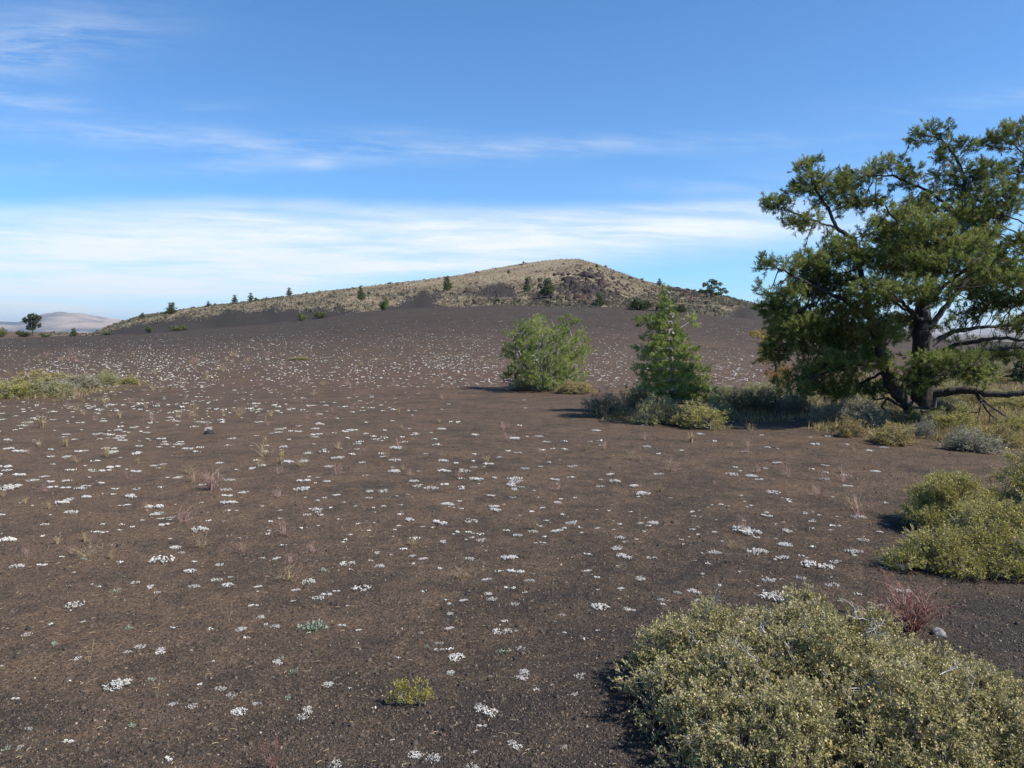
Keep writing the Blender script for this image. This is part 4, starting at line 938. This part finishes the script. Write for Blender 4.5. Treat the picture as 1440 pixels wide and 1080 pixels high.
d = nrm(np.repeat(np.array([[0, 0, .8]]), n_ * 5, 0) + rng.normal(0, .6, (n_ * 5, 3))); d[:, 2] = np.abs(d[:, 2]) ; s = nrm(np.cross(d, rng.normal(0, 1, d.shape))); Pn = np.repeat(P_, 5, 0); sn = np.repeat(size, 5)
md = Pn + d * (sn * .55)[:, None]
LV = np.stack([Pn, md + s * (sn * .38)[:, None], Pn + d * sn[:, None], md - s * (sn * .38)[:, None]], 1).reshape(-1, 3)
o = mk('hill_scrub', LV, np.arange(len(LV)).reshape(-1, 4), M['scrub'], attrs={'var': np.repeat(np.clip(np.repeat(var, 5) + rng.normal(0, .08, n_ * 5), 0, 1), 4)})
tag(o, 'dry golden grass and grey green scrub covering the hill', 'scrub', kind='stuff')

# ------------------------------------------------------------------ white mats
t_ = (1 + 5 ** .5) / 2
ICO = nrm(np.array([(-1, t_, 0), (1, t_, 0), (-1, -t_, 0), (1, -t_, 0), (0, -1, t_), (0, 1, t_), (0, -1, -t_), (0, 1, -t_), (t_, 0, -1), (t_, 0, 1), (-t_, 0, -1), (-t_, 0, 1)], float))
ICF = np.array([(0, 11, 5), (0, 5, 1), (0, 1, 7), (0, 7, 10), (0, 10, 11), (1, 5, 9), (5, 11, 4), (11, 10, 2), (10, 7, 6), (7, 1, 8), (3, 9, 4), (3, 4, 2), (3, 2, 6), (3, 6, 8), (3, 8, 9), (4, 9, 5), (2, 4, 11), (6, 2, 10), (8, 6, 7), (9, 8, 1)])
def blobs(rng, C, r, sq=(1, 1, 1), jit=.3):
    n = len(C); sh = ICO[None] * (1 + rng.normal(0, jit, (n, 12, 1))) * np.array(sq) * r[:, None, None]
    return (C[:, None] + sh).reshape(-1, 3), (np.arange(n)[:, None, None] * 12 + ICF[None]).reshape(-1, 3)
def mat_mesh(seed):
    rng = np.random.default_rng(seed)
    k = rng.integers(1, 4); cs = np.stack([rng.normal(0, .15, k), rng.normal(0, .15, k)], 1); C = []
    for c_ in cs:
        m = rng.integers(26, 44); a_ = rng.uniform(0, 2 * np.pi, m); q = rng.random(m) ** .5 * rng.uniform(.15, .27)
        C.append(np.stack([c_[0] + np.cos(a_) * q, c_[1] + np.sin(a_) * q, .09 * (1 - (q / .36) ** 2) + rng.uniform(.02, .08, m)], 1))
    C = np.vstack(C); C[:, :2] -= (C[:, :2].max(0) + C[:, :2].min(0)) / 2; C[:, :2] /= (C[:, 0].max() - C[:, 0].min())
    # rosettes: each point becomes a few tiny leaf blobs
    C = np.repeat(C, 4, 0) + rng.normal(0, .028, (len(C) * 4, 3)); C[:, 2] = np.maximum(C[:, 2], .02)
    r_ = rng.uniform(.018, .034, len(C)); V_, F_ = blobs(rng, C, r_, (1, 1, .8))
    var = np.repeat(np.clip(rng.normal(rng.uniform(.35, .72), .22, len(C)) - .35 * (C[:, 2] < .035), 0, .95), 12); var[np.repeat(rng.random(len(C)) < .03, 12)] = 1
    # dry stubs
    n = 8; Pb = C[rng.integers(0, len(C), n)]; d = nrm(np.stack([rng.normal(0, .5, n), rng.normal(0, .5, n), np.ones(n)], 1)); 
    return V_, F_, var
MATS = []
for i_ in range(12):
    V_, F_, va = mat_mesh(700 + i_); me_o = mk('flower_mat', V_, F_, M['white'], attrs={'var': va}); MATS.append(me_o)
used = [False] * 12
def place_mat(rng, loc, w, label):
    i_ = int(rng.integers(0, 12))
    if used[i_]: o_ = MATS[i_].copy(); COL.objects.link(o_)
    else: o_ = MATS[i_]; used[i_] = True
    o_.location = (loc[0], loc[1], loc[2] - .003); s_ = w
    o_.scale = (s_, s_ * rng.uniform(.7, 1.1), s_ * rng.uniform(.8, 1.25)); o_.rotation_euler[2] = rng.uniform(-.5, .5) + (math.pi if rng.random() < .5 else 0)
    tag(o_, label, 'flower mat', 'white flower mats dotted over the cinders'); return o_
HM = [(24,796,20),(59,795,15),(229,789,35),(221,834,10),(105,851,27),(273,826,18),(305,816,16),(320,823,17),(267,805,18),(389,786,12),(434,818,19),(416,830,13),(447,842,18),(459,836,16),(412,846,9),(180,920,12),(226,918,19),(164,967,36),(243,991,16),(336,1002,24),(22,985,12),(1,938,8),(117,875,8),(151,1075,14),
 (508,828,25),(489,794,20),(534,797,14),(595,786,13),(660,787,14),(716,786,24),(725,805,26),(745,816,14),(684,815,15),(691,843,16),(686,836,12),(826,803,13),(844,855,28),(706,891,27),(726,888,8),(642,926,24),(684,1000,30),(592,889,9),(690,952,8),
 (868,771,16),(877,783,20),(916,785,15),(901,814,16),(873,829,12),(976,833,19),(981,844,10),(1065,778,28),(1100,785,19),(1104,767,20),(1107,747,14),(1050,749,40),(1004,777,16),(1080,818,17),(1091,842,42),(1147,796,36),(1175,790,17),(1201,778,25),(1127,813,14),(1170,824,19),(1140,847,18),(1270,799,27),(1243,799,10),(1271,832,24),(1215,760,14),(1207,727,20),(1078,726,17),(872,757,16),(918,736,17),(900,735,9),
 (618,737,25),(695,713,16),(697,717,15),(576,732,16),(663,733,18),(783,747,18),(750,748,15),(728,754,14),(623,762,12),(676,760,14),(530,778,10),(580,782,12),(802,737,15),(840,743,9),(784,707,12),(629,709,17),(520,691,12),(519,700,11),(724,675,22),(780,675,16),(687,652,16),(858,668,13),(902,693,16),
 (12,760,25),(12,688,28),(7,657,18),(2,725,12),(101,721,20),(87,708,19),(97,703,13),(63,738,12),(122,699,15),(121,684,13),(147,749,11),(184,698,17),(217,714,25),(221,723,18),(231,739,15),(281,745,22),(247,770,16),(322,708,24),(319,697,16),(445,717,18),(432,724,12),(308,651,11),(406,650,16),(430,686,12)]
HL = {(164,967): 'largest white mat in the lower left corner, pinkish at its edge', (684,1000): 'white mat nearest the bottom edge, right of the lime green tuft', (642,926): 'star shaped bright white mat above and right of the lime green tuft',
 (706,891): 'loose white mat just behind the small grey green herb', (844,855): 'bright white mat left of the foreground shrub top', (336,1002): 'greyish white mat left of the lime green tuft', (243,991): 'small greyish mat between the two large mats of the lower left',
 (105,851): 'oval white mat alone at the left, below a close pair of mats', (229,789): 'wide white mat with dry flower stalks below it, left side', (508,828): 'dense white mat just right of the two joined mats', (447,842): 'left half of two joined white mats left of the dense one',
 (459,836): 'right half of two joined white mats left of the dense one', (180,920): 'left and smaller of two level mats above the lower left largest mat', (226,918): 'right and larger of two level mats above the lower left largest mat', (1091,842): 'long white mat just behind the top of the foreground shrub',
 (1271,832): 'white mat beside the red stemmed plant behind the foreground shrub', (1270,799): 'white mat at the left foot of the low spreading shrub', (1050,749): 'long thin white mat with a dry pinkish tuft on it', (618,737): 'domed grey white mat in the middle of the plain',
 (1147,796): 'long white mat behind the foreground shrub, right of the smaller ones', (1065,778): 'arched white mat below the one with the dry tuft', (12,688): 'big flat white mat at the left edge, level with the reddish shrub', (12,760): 'big white mat at the left edge, lowest of that edge', (1207,727): 'white mat left of the rounded yellow green shrub',
 (217,714): 'upper and wider of two mats one above the other, left of the reddish shrub', (221,723): 'lower of two mats one above the other, left of the reddish shrub', (322,708): 'white mat nearest below the reddish shrub', (151,1075): 'small white mat cut by the bottom edge at the lower left', (434,818): 'white mat above the two joined mats', (877,783): 'ragged white mat in the pair above the foreground shrub left end', (868,771): 'smooth bright mat, upper of the pair above the foreground shrub left end'}
COMMON = 'small white flower mat among the hundreds scattered over the open cinder plain'
rng = np.random.default_rng(80)
for px, py, w in HM:
    b = hit(px, py + 1); place_mat(rng, b, w / F * b[1] * .92, HL.get((px, py), COMMON))
# the rest, at the density seen: rows (y0,y1) and per-column counts per 100x100 px
BANDS = [(433, 450, [(450, 1075, 45)]), (450, 470, [(380, 1075, 75)]), (470, 500, [(-200, 400, 150), (400, 700, 125), (700, 1075, 95)]), (500, 520, [(-200, 700, 180), (700, 1075, 130)]), (520, 545, [(-200, 430, 150), (430, 700, 100), (700, 1075, 110)]),
         (545, 580, [(-300, 100, 95), (100, 430, 125), (430, 560, 62), (560, 650, 28), (650, 820, 6)]), (580, 610, [(-300, 500, 74), (500, 650, 36), (650, 900, 8), (900, 1250, 4)]), (610, 640, [(-300, 500, 56), (500, 650, 34), (650, 900, 18), (900, 1250, 9)]),
         (640, 700, [(-300, 300, 27), (300, 500, 32), (500, 800, 34), (800, 1250, 17)]), (700, 760, [(-300, 300, 14), (300, 500, 18), (500, 850, 20), (850, 1250, 20)]), (760, 860, [(-300, 500, 6), (500, 850, 6), (850, 1150, 9), (1150, 1250, 8)]), (860, 1080, [(-300, 850, 3)])]
PX, PY = [], []
for y0, y1, cols in BANDS:
    for x0, x1, dn in cols:
        m = rng.poisson(dn * (6.2 if y1 <= 545 else 1.9 if y1 <= 580 else 1.25 if y1 <= 640 else 1.0) * (y1 - y0) * (x1 - x0) / 10000.0); a_ = rng.uniform(x0, x1, m); b_ = rng.uniform(y0, y1, m)
        PX.append(a_); PY.append(b_)
PX = np.concatenate(PX); PY = np.concatenate(PY)
th = fbm(PX / 70, PY / 22, 3, 33); k_ = rng.random(len(PX)) < .72 + .8 * th; k_ |= (PY > 700); PX, PY = PX[k_], PY[k_]
pts, ok = hit_many(PX, PY); ok &= pts[:, 1] < 135; pts, PX, PY = pts[ok], PX[ok], PY[ok]
w = rng.lognormal(-2.45, .42, len(pts)); w = np.where(pts[:, 1] < 7.6, np.minimum(w * .42, .05), np.minimum(w * .92, .135)); w = np.where(pts[:, 1] > 18, np.clip(w * .68, .028, .09), w)
pw = w / pts[:, 1] * F; vis = (PX > 0) & (PX < 1440)
order = np.argsort(-(pw * vis)); nind = 300 - len(HM)
for i_ in order[:nind]: place_mat(rng, pts[i_], w[i_], COMMON)
rest_ = order[nind:]; rp, rw = pts[rest_], w[rest_]
kb = np.where(rp[:, 1] < 26, 12, 4); ix = np.repeat(np.arange(len(rp)), kb); wi = rw[ix]
C = rp[ix] + np.stack([rng.normal(0, .26, len(ix)) * wi, rng.normal(0, .2, len(ix)) * wi, rng.uniform(.02, .16, len(ix)) * wi * np.where(kb[ix] == 4, 1.9, 1)], 1)
V_, F_ = blobs(rng, C, wi * rng.uniform(.10, .20, len(ix)) * np.where(kb[ix] == 4, 1.6, .75), (1, 1, .75), .28)
o = mk('distant_flower_mats', V_, F_, M['white'], attrs={'var': np.repeat(np.clip(rng.normal(.42, .22, len(ix)), 0, .92), 12)})
tag(o, 'thousands of tiny white flower mats speckling the far cinder slope', 'flower mats', kind='stuff')
for i_, u_ in enumerate(used):
    if not u_: bpy.data.objects.remove(MATS[i_])

# ------------------------------------------------------------------ dry tufts, stems, small herbs
def stems_mesh(rng, n, L, r, spread, bend, fork=0, curl=.2, base_r=.15):
    """n curved stems radiating from one crown, optional forks near the tips; unit metres"""
    V_, F_, va = [], [], []; off = 0
    todo = []
    for _ in range(n):
        a_ = rng.uniform(0, 2 * np.pi); t = abs(rng.normal(0, spread)); d = np.array([math.cos(a_) * math.sin(t), math.sin(a_) * math.sin(t), math.cos(t)])
        p_ = np.array([math.cos(a_), math.sin(a_), 0]) * rng.random() * base_r * L; todo.append((p_, d, L * rng.uniform(.45, 1.1), r, fork))
    while todo:
        p_, d, l_, rr, fk = todo.pop(); v0 = rng.random(); pts_ = [p_]
        for k in range(4):
            d = nrm(d + rng.normal(0, curl, 3) + np.array([d[0], d[1], -.2]) * bend); p_ = p_ + d * l_ / 4; pts_.append(p_)
            if fk and k >= 1 and rng.random() < .8: todo.append((p_, nrm(d + rng.normal(0, .55, 3)), l_ * .45, rr * .7, fk - 1))
        pts_ = np.array(pts_); pts_[:, 2] = np.maximum(pts_[:, 2], .002)
        for k, q in enumerate(pts_):
            w_ = rr * (1 - .17 * k); 
            for t in (0, 2.1, 4.2): V_.append(q + w_ * np.array([math.cos(t), math.sin(t), .3 * math.sin(t)])); va.append(v0)
        for k in range(4):
            for t in range(3): F_.append((off + k * 3 + t, off + k * 3 + (t + 1) % 3, off + k * 3 + 3 + (t + 1) % 3, off + k * 3 + 3 + t))
        off += 15
    return np.array(V_), np.array(F_), np.array(va)
TU = {}
def tuft(key, px, py, hpx, label, name, group, cat, mat, wid=1.0, rot=0.0, **k):
    b = hit(px, py); h_ = hpx / F * b[1]
    if key in TU: o_ = TU[key].copy(); COL.objects.link(o_)
    else:
        rng = np.random.default_rng(abs(hash(key)) % 1 + sum(map(ord, key))); V_, F_, va = stems_mesh(rng, **k)
        o_ = mk(name, V_, F_, mat, attrs={'var': va}); TU[key] = o_
    o_.location = b; o_.name = name; o_.scale = (h_ * wid, h_ * wid, h_); o_.rotation_euler[2] = rot
    for q in ('label', 'category', 'group'):
        if q in o_: del o_[q]
    return tag(o_, label, cat, group)
dk = dict(n=26, L=1.0, r=.016, spread=.75, bend=.05, fork=2, curl=.22)
DT = 'dry twiggy tufts on the cinders'
for px, py, h, lab, key in ((646, 815, 17, 'dry pale twiggy tuft beside the white mat in the plain middle front', 'dryA'), (397, 753, 18, 'round dry tuft between the wide white mat and the plain middle', 'dryB'), (284, 771, 20, 'dry tuft right of the round bright mat, below a long white mat', 'dryA'),
        (256, 734, 18, 'dry tuft above the long white mat, left half', 'dryB'), (404, 818, 20, 'spreading dry tuft left of the white mat above the joined pair', 'dryA'), (1046, 750, 26, 'tall pinkish dry tuft growing from the long thin white mat', 'dryC'), (645, 671, 9, 'tiny pale tuft in the middle of the plain', 'dryB'),
        (1186, 678, 20, 'slim dry tuft on a white mat near the right side', 'dryC'), (1108, 672, 20, 'slim dry tuft left of the other slim ones, right side', 'dryC'), (1155, 676, 17, 'slim dry tuft between two others, right side', 'dryC'), (1067, 665, 11, 'small bushy dry tuft left of the slim ones', 'dryB'),
        (944, 662, 16, 'dry tuft next to the upright straw stem, right of middle', 'dryB'), (1208, 727, 30, 'tall dry stalks rising from the mat left of the rounded shrub', 'dryC'), (372, 642, 18, 'straw tuft on white mats, left of the middle', 'dryA'), (560, 628, 12, 'thin tuft in the plain middle distance', 'dryC'),
        (392, 700, 12, 'small round dry tuft left of middle', 'dryB'), (422, 655, 12, 'small dry tuft right of the straw one', 'dryA'), (123, 783, 20, 'flat spreading dry twigs over a small mat at the left', 'dryD'), (1205, 718, 20, 'dry weedy tuft touching the rounded yellow green shrub', 'dryA'), (1232, 722, 26, 'dense dry weeds at the left side of the rounded shrub', 'dryC')):
    tuft(key, px, py, h, lab, 'dry_tuft', DT, 'dry tuft', M['pinkstem'] if key in ('dryC', 'dryB') else M['straw'], wid=1.15 if key != 'dryC' else .8, rot=px * .3, **({**dk, 'spread': 1.3} if key == 'dryD' else {**dk, 'spread': .4, 'n': 14} if key == 'dryC' else dk))
gk = dict(n=34, L=1.0, r=.022, spread=.35, bend=.08, fork=0, curl=.12)
for px, py, h, lab in ((60, 602, 24, 'tallest yellow grass tuft at the left, below the green shrubs'), (93, 628, 15, 'yellow grass tuft right of and below the tallest one'), (55, 628, 11, 'short grass tuft left of the yellow pair'), (151, 642, 16, 'reddish straw grass tuft right of the yellow ones'), (373, 622, 10, 'short grass tuft left of middle on the white flecked ground'),
       (168, 588, 12, 'pale grass tuft among dense white mats'), (972, 622, 20, 'tall straw grass tuft right of middle below the young pine shrubs'), (943, 664, 24, 'upright straw stem bundle standing alone right of middle'), (1130, 636, 12, 'short straw spike below the large pine'), (758, 636, 8, 'tiny grass tuft in the middle'), (824, 634, 12, 'small upright grass spike right of the middle'), (850, 633, 13, 'second small grass spike right of the middle'),
       (118, 585, 10, 'small straw tuft among the mats left'), (205, 575, 9, 'straw tuft in the dense mat belt'), (275, 520, 8, 'straw tuft on the far belt near the green cluster'), (218, 527, 9, 'straw tuft right above the end of the green cluster'), (290, 528, 9, 'rightmost straw tuft of the far belt'), (565, 605, 9, 'thin grass spike in the plain middle')):
    tuft('grass' + str(int(px) % 3), px, py, h, lab, 'grass_tuft', 'dry grass tufts', 'grass tuft', M['straw'], wid=.8 if px not in (943, 1130) else .3, rot=px, **gk)
rng = np.random.default_rng(90)
for i_ in range(120):
    px = rng.uniform(-100, 1230) if i_ % 3 else rng.uniform(0, 520); py = rng.choice([rng.uniform(500, 600), rng.uniform(600, 700), rng.uniform(700, 800)], p=[.55, .3, .15])
    if px > 640 and py < 600: px -= 560
    key = ['grass0', 'dryA', 'dryB', 'grass2', 'dryC'][i_ % 5]
    if key not in TU: continue
    tuft(key, px, py, rng.uniform(6, 11) + (py - 500) * .02, 'little dry weed tuft, one of many on the white flecked plain', 'dry_tuft', 'little dry weeds on the plain', 'dry tuft', None, rot=px)
rk = dict(n=40, L=1.0, r=.02, spread=.55, bend=.02, fork=2, curl=.14)
tuft('redA', 296, 690, 24, 'low reddish twiggy shrub on the plain at the left', 'reddish_shrub', None, 'shrub', M['pinkstem'], wid=1.05, **rk)
tuft('redB', 1280, 888, 58, 'red stemmed plant rising behind the foreground shrub', 'red_plant', None, 'plant', M['redstem'], wid=1.25, **{**rk, 'n': 70, 'r': .013})
tuft('redC', 1236, 878, 50, 'smaller red stemmed plant left of the larger red one', 'red_plant', None, 'plant', M['redstem'], wid=.5, **{**rk, 'n': 16, 'r': .013})
tuft('redD', 385, 1086, 46, 'red stemmed sprig cut by the bottom edge', 'red_plant', None, 'plant', M['redstem'], wid=.55, **{**rk, 'n': 14, 'r': .016})
tuft('greenA', 1190, 862, 40, 'thin green grassy stems behind the middle of the foreground shrub', 'green_stems', None, 'plant', M['greengrass'], wid=.7, **{**gk, 'n': 14, 'r': .018})
tuft('stalkA', 322, 876, 38, 'single thin curved dry stalk left of the grey green herb', 'dry_stalk', 'thin dry stalks', 'dry stalk', M['straw'], wid=.25, n=2, L=1.0, r=.02, spread=.3, bend=.0, fork=1, curl=.12)
for px, py, h, lab in ((357, 874, 22, 'short thin dry stalk right of the single curved one'), (126, 932, 40, 'faint thin dry stalk at the left below the oval mat'), (221, 982, 42, 'thin reddish stalk between the lower left mats'), (125, 1000, 20, 'thin stalk below and left of the largest lower left mat'), (575, 1055, 22, 'thin curved stalk near the bottom edge, middle'), (780, 1030, 22, 'thin reddish sprig left of the foreground shrub shadow'),
       (218, 835, 20, 'thin stalk under the wide white mat'), (900, 735, 26, 'thin dry stalk right of middle')):
    tuft('stalkA', px, py, h, lab, 'dry_stalk', 'thin dry stalks', 'dry stalk', None, wid=.3, rot=px)

def herb(rng, px, py, wpx, hpx, mat, label, name, group=None, ll=.2, lw=.07, n=240, up=.4, cat='plant'):
    b = hit(px, py); S = wpx / F * b[1]; hh = hpx / F * b[1]
    k = max(3, n // 14); c_ = np.stack([rng.normal(0, .22, k), rng.normal(0, .2, k), np.zeros(k)], 1); i_ = rng.integers(0, k, n)
    d = nrm(rng.normal(0, .8, (n, 3)) + [0, 0, up]); d[:, 2] = np.abs(d[:, 2]); P_ = c_[i_] + d * (rng.random(n) * .25)[:, None]; s = nrm(np.cross(d, rng.normal(0, 1, d.shape)))
    md = P_ + d * ll * .6; LV = np.stack([P_, md + s * lw / 2, P_ + d * ll, md - s * lw / 2], 1).reshape(-1, 3) * np.array([S, S, hh * 2.2])
    o_ = mk(name, LV, np.arange(len(LV)).reshape(-1, 4), mat, attrs={'var': np.repeat(rng.random(n), 4)}, loc=b); return tag(o_, label, cat, group)
rng = np.random.default_rng(95)
herb(rng, 441, 887, 27, 15, M['mint'], 'largest grey green leafy herb, left of middle below the joined mats', 'grey_herb', 'grey green herbs')
for px, py, w, lab in ((706, 919, 18, 'grey green herb with a dry twig, below the loose white mat'), (414, 946, 13, 'small grey green herb below the largest herb'), (180, 888, 12, 'small grey herb left above the level pair of mats'), (75, 908, 11, 'small grey herb at the left'), (212, 957, 11, 'small grey herb right of the largest lower left mat'),
        (188, 1025, 13, 'small grey herb below the largest lower left mat'), (399, 927, 11, 'tiny grey herb just above another small herb'), (15, 1055, 16, 'green herb in the lower left corner'), (601, 913, 10, 'tiny herb left of the star shaped mat'), (407, 985, 12, 'pale herb between the lime tuft and the greyish mat'), (455, 803, 14, 'grey herb between the mats left of middle'), (120, 787, 10, 'tiny herb at the left'), (163, 834, 12, 'grey herb right above the oval mat')):
    herb(rng, px, py, w, 6, M['mint'], lab, 'grey_herb', 'grey green herbs', n=80)
lt = hit(575, 993)
r_ = shrub(rng, 'lime_tuft', lt, [(-.03, 0, 0, .06, .05, .085), (.04, .01, 0, .05, .05, .09), (-.08, .0, 0, .035, .03, .03), (.07, .0, 0, .03, .03, .09)], M['lime'], 'bright lime green little shrub in the bottom middle foreground', 'plant', n=120, tw=3, tl=.030, lv=5, ll=.013, lw=.004, stem_r=.0008, stemfrac=.4, rough=.25, upw=1.1)
herb(rng, 1142, 834, 10, 16, M['purple'], 'tiny purple flower sprig behind the foreground shrub top', 'purple_flower', None, n=20, cat='flower')

# loose stones that can be told apart
rng = np.random.default_rng(97)
b = hit(1319, 892); rock(rng, 'stone', b, (.04, .035, .028), M['stone'], 'small grey stone at the right of the red stemmed plant', 'stone', sub=14)
b = hit(294, 610); rock(rng, 'stone', b, (.07, .06, .05), M['darkstone'], 'small black stone among the white mats at the left', 'stone', sub=14)

# ------------------------------------------------------------------ gravel and litter near the viewer (uncountable)
rng = np.random.default_rng(99)
def scatter_px(n, y0, y1, x0=-160, x1=1600):
    yv = rng.uniform(y0, y1, n); xv = rng.uniform(x0, x1, n); pts_, ok_ = hit_many(xv, yv); return pts_[ok_]
TET = nrm(np.array([(1, 0, -.4), (-.5, .87, -.4), (-.5, -.87, -.4), (.4, .3, .7), (-.4, .1, .8), (.1, -.5, .65)])); TEF = np.array([(0, 1, 3), (1, 4, 3), (1, 2, 4), (2, 5, 4), (2, 0, 5), (0, 3, 5), (3, 4, 5)])
P_ = np.vstack([scatter_px(120000, 760, 1110), scatter_px(30000, 620, 780)]); n = len(P_)
cl_ = fbm(P_[:, 0] * 1.7, P_[:, 1] * 1.7, 3, 21); _, grn, _ = ground_attrs(P_[:, 0], P_[:, 1], P_[:, 2]); keep = rng.random(n) < .42 + .5 * cl_ + .6 * grn; P_ = P_[keep]; n = len(P_)
s_ = rng.lognormal(-5.72, .40, n) * (0.8 + .08 * P_[:, 1]); th = rng.uniform(0, 6.28, n); sh = TET[None] * (1 + rng.normal(0, .22, (n, 6, 1)))
cx_ = np.cos(th)[:, None]; sn_ = np.sin(th)[:, None]; sh = np.stack([sh[:, :, 0] * cx_ - sh[:, :, 1] * sn_, sh[:, :, 0] * sn_ + sh[:, :, 1] * cx_, sh[:, :, 2] * .8], -1)
V_ = (P_[:, None] + sh * s_[:, None, None]).reshape(-1, 3); F_ = (np.arange(n)[:, None, None] * 6 + TEF[None]).reshape(-1, 3)
o = mk('cinder_gravel', V_, F_, M['gravel'], attrs={'var': np.repeat(rng.random(n) ** 1.25, 6)}); tag(o, 'loose black and brown cinder gravel strewn over the near ground', 'gravel', kind='stuff')
P_ = np.vstack([scatter_px(900, 760, 1110), scatter_px(1500, 600, 800)]); n = len(P_); th = rng.uniform(0, 6.28, n); L_ = rng.uniform(.006, .03, n); d = np.stack([np.cos(th), np.sin(th), rng.uniform(-.02, .2, n)], 1); up = np.array([0, 0, .0015]); s = np.stack([-np.sin(th), np.cos(th), np.zeros(n)], 1) * .0014
a_ = P_ + [0, 0, .006]; m_ = a_ + d * (L_ * .5)[:, None] + [0, 0, .003]; e_ = a_ + d * L_[:, None]
V_ = np.stack([a_ - s, a_ + s, a_ + up, m_ - s, m_ + s, m_ + up, e_ - s * .5, e_ + s * .5, e_ + up], 1).reshape(-1, 3); FF = []
i0 = np.arange(n)[:, None] * 9
F_ = np.concatenate([np.stack([i0[:, 0] + k * 3 + t, i0[:, 0] + k * 3 + (t + 1) % 3, i0[:, 0] + k * 3 + 3 + (t + 1) % 3, i0[:, 0] + k * 3 + 3 + t], 1) for k in range(2) for t in range(3)])
o = mk('dry_litter', V_, F_, M['straw'], attrs={'var': np.repeat(rng.random(n), 9)}); tag(o, 'bits of straw and dead needles lying on the cinders', 'litter', kind='stuff')

rng = np.random.default_rng(120)
def blades(name, px, py, L0, mat, label, w0=.006, per=14, sp=.5, rad=.10):
    p_, ok_ = hit_many(px, py); p_ = p_[ok_]; n = len(p_) * per; P_ = np.repeat(p_, per, 0) + rng.normal(0, 1, (n, 3)) * [rad, rad, 0]; P_[:, 2] = H(P_[:, 0], P_[:, 1]) - .005
    d = nrm(rng.normal(0, sp, (n, 3)) + [0, 0, 1]); L_ = np.repeat(L0 * rng.uniform(.4, 1.2, len(p_)), per) * rng.uniform(.5, 1.2, n); sd = nrm(np.cross(d, rng.normal(0, 1, (n, 3)))) * w0 / 2
    m_ = P_ + d * (L_ * .5)[:, None]; e_ = P_ + (d + rng.normal(0, .15, (n, 3))) * L_[:, None]
    V_ = np.stack([P_ - sd, P_ + sd, m_ + sd, e_, m_ - sd], 1).reshape(-1, 3); i0 = np.arange(n) * 5
    o_ = mk(name, V_, np.stack([i0, i0 + 1, i0 + 2, i0 + 3, i0 + 4], 1), mat, attrs={'var': np.repeat(np.clip(np.repeat(rng.uniform(.1, .8, len(p_)), per) + rng.normal(0, .12, n), 0, 1), 5)}); tag(o_, label, 'dry grass', kind='stuff')
a1 = rng.uniform(1150, 1560, 1500); b1 = 606 + 20 * sstep(1150, 1420, a1) - 34 * rng.random(1500); a2 = rng.uniform(1150, 1600, 1700); b2 = rng.uniform(530, 590, 1700); a3 = rng.uniform(850, 1150, 320); b3 = rng.uniform(566, 594, 320)
a4 = rng.normal(100, 70, 260); b4 = 548 + rng.normal(0, 8, 260) - (a4 - 60) * .06
blades('dry_grass', np.concatenate([a1, a2, a3, a4]), np.concatenate([b1, b2, b3, b4]), .15, M['olive_straw'], 'dry straw coloured grass among the shrubs round the pines', w0=.009)
P_ = np.vstack([scatter_px(2600, 760, 1110), scatter_px(1500, 620, 780)]); n = len(P_); s_ = rng.lognormal(-4.75, .35, n); sh = TET[None] * (1 + rng.normal(0, .25, (n, 6, 1)))
V_ = (P_[:, None] + sh * s_[:, None, None] * [1, 1, .8]).reshape(-1, 3); F_ = (np.arange(n)[:, None, None] * 6 + TEF[None]).reshape(-1, 3)
o = mk('cinder_lumps', V_, F_, M['gravel'], attrs={'var': np.repeat(rng.random(n) * .8, 6)}); tag(o, 'coarser dark cinders lying on the near ground', 'cinders', kind='stuff')

# ------------------------------------------------------------------ air
hz, nt = newmat('haze_air')
v = nt.nodes.new('ShaderNodeVolumePrincipled'); v.inputs['Color'].default_value = (0.80, 0.90, 1.0, 1); v.inputs['Density'].default_value = 3.4e-5; v.inputs['Anisotropy'].default_value = 0.2
o = nt.nodes.new('ShaderNodeOutputMaterial'); nt.links.new(v.outputs[0], o.inputs['Volume'])
HB, HT = -62.0, 700.0; S_ = 41000.0
bv = np.array([(sx_, sy_, sz_) for sz_ in (HB, HT) for sy_ in (-S_, S_) for sx_ in (-S_, S_)])
bf = np.array([(0, 2, 3, 1), (4, 5, 7, 6), (0, 1, 5, 4), (2, 6, 7, 3), (0, 4, 6, 2), (1, 3, 7, 5)])
o = mk('haze', bv, bf, hz); tag(o, 'thin bluish haze in the air before the far mountains', 'haze', kind='stuff')
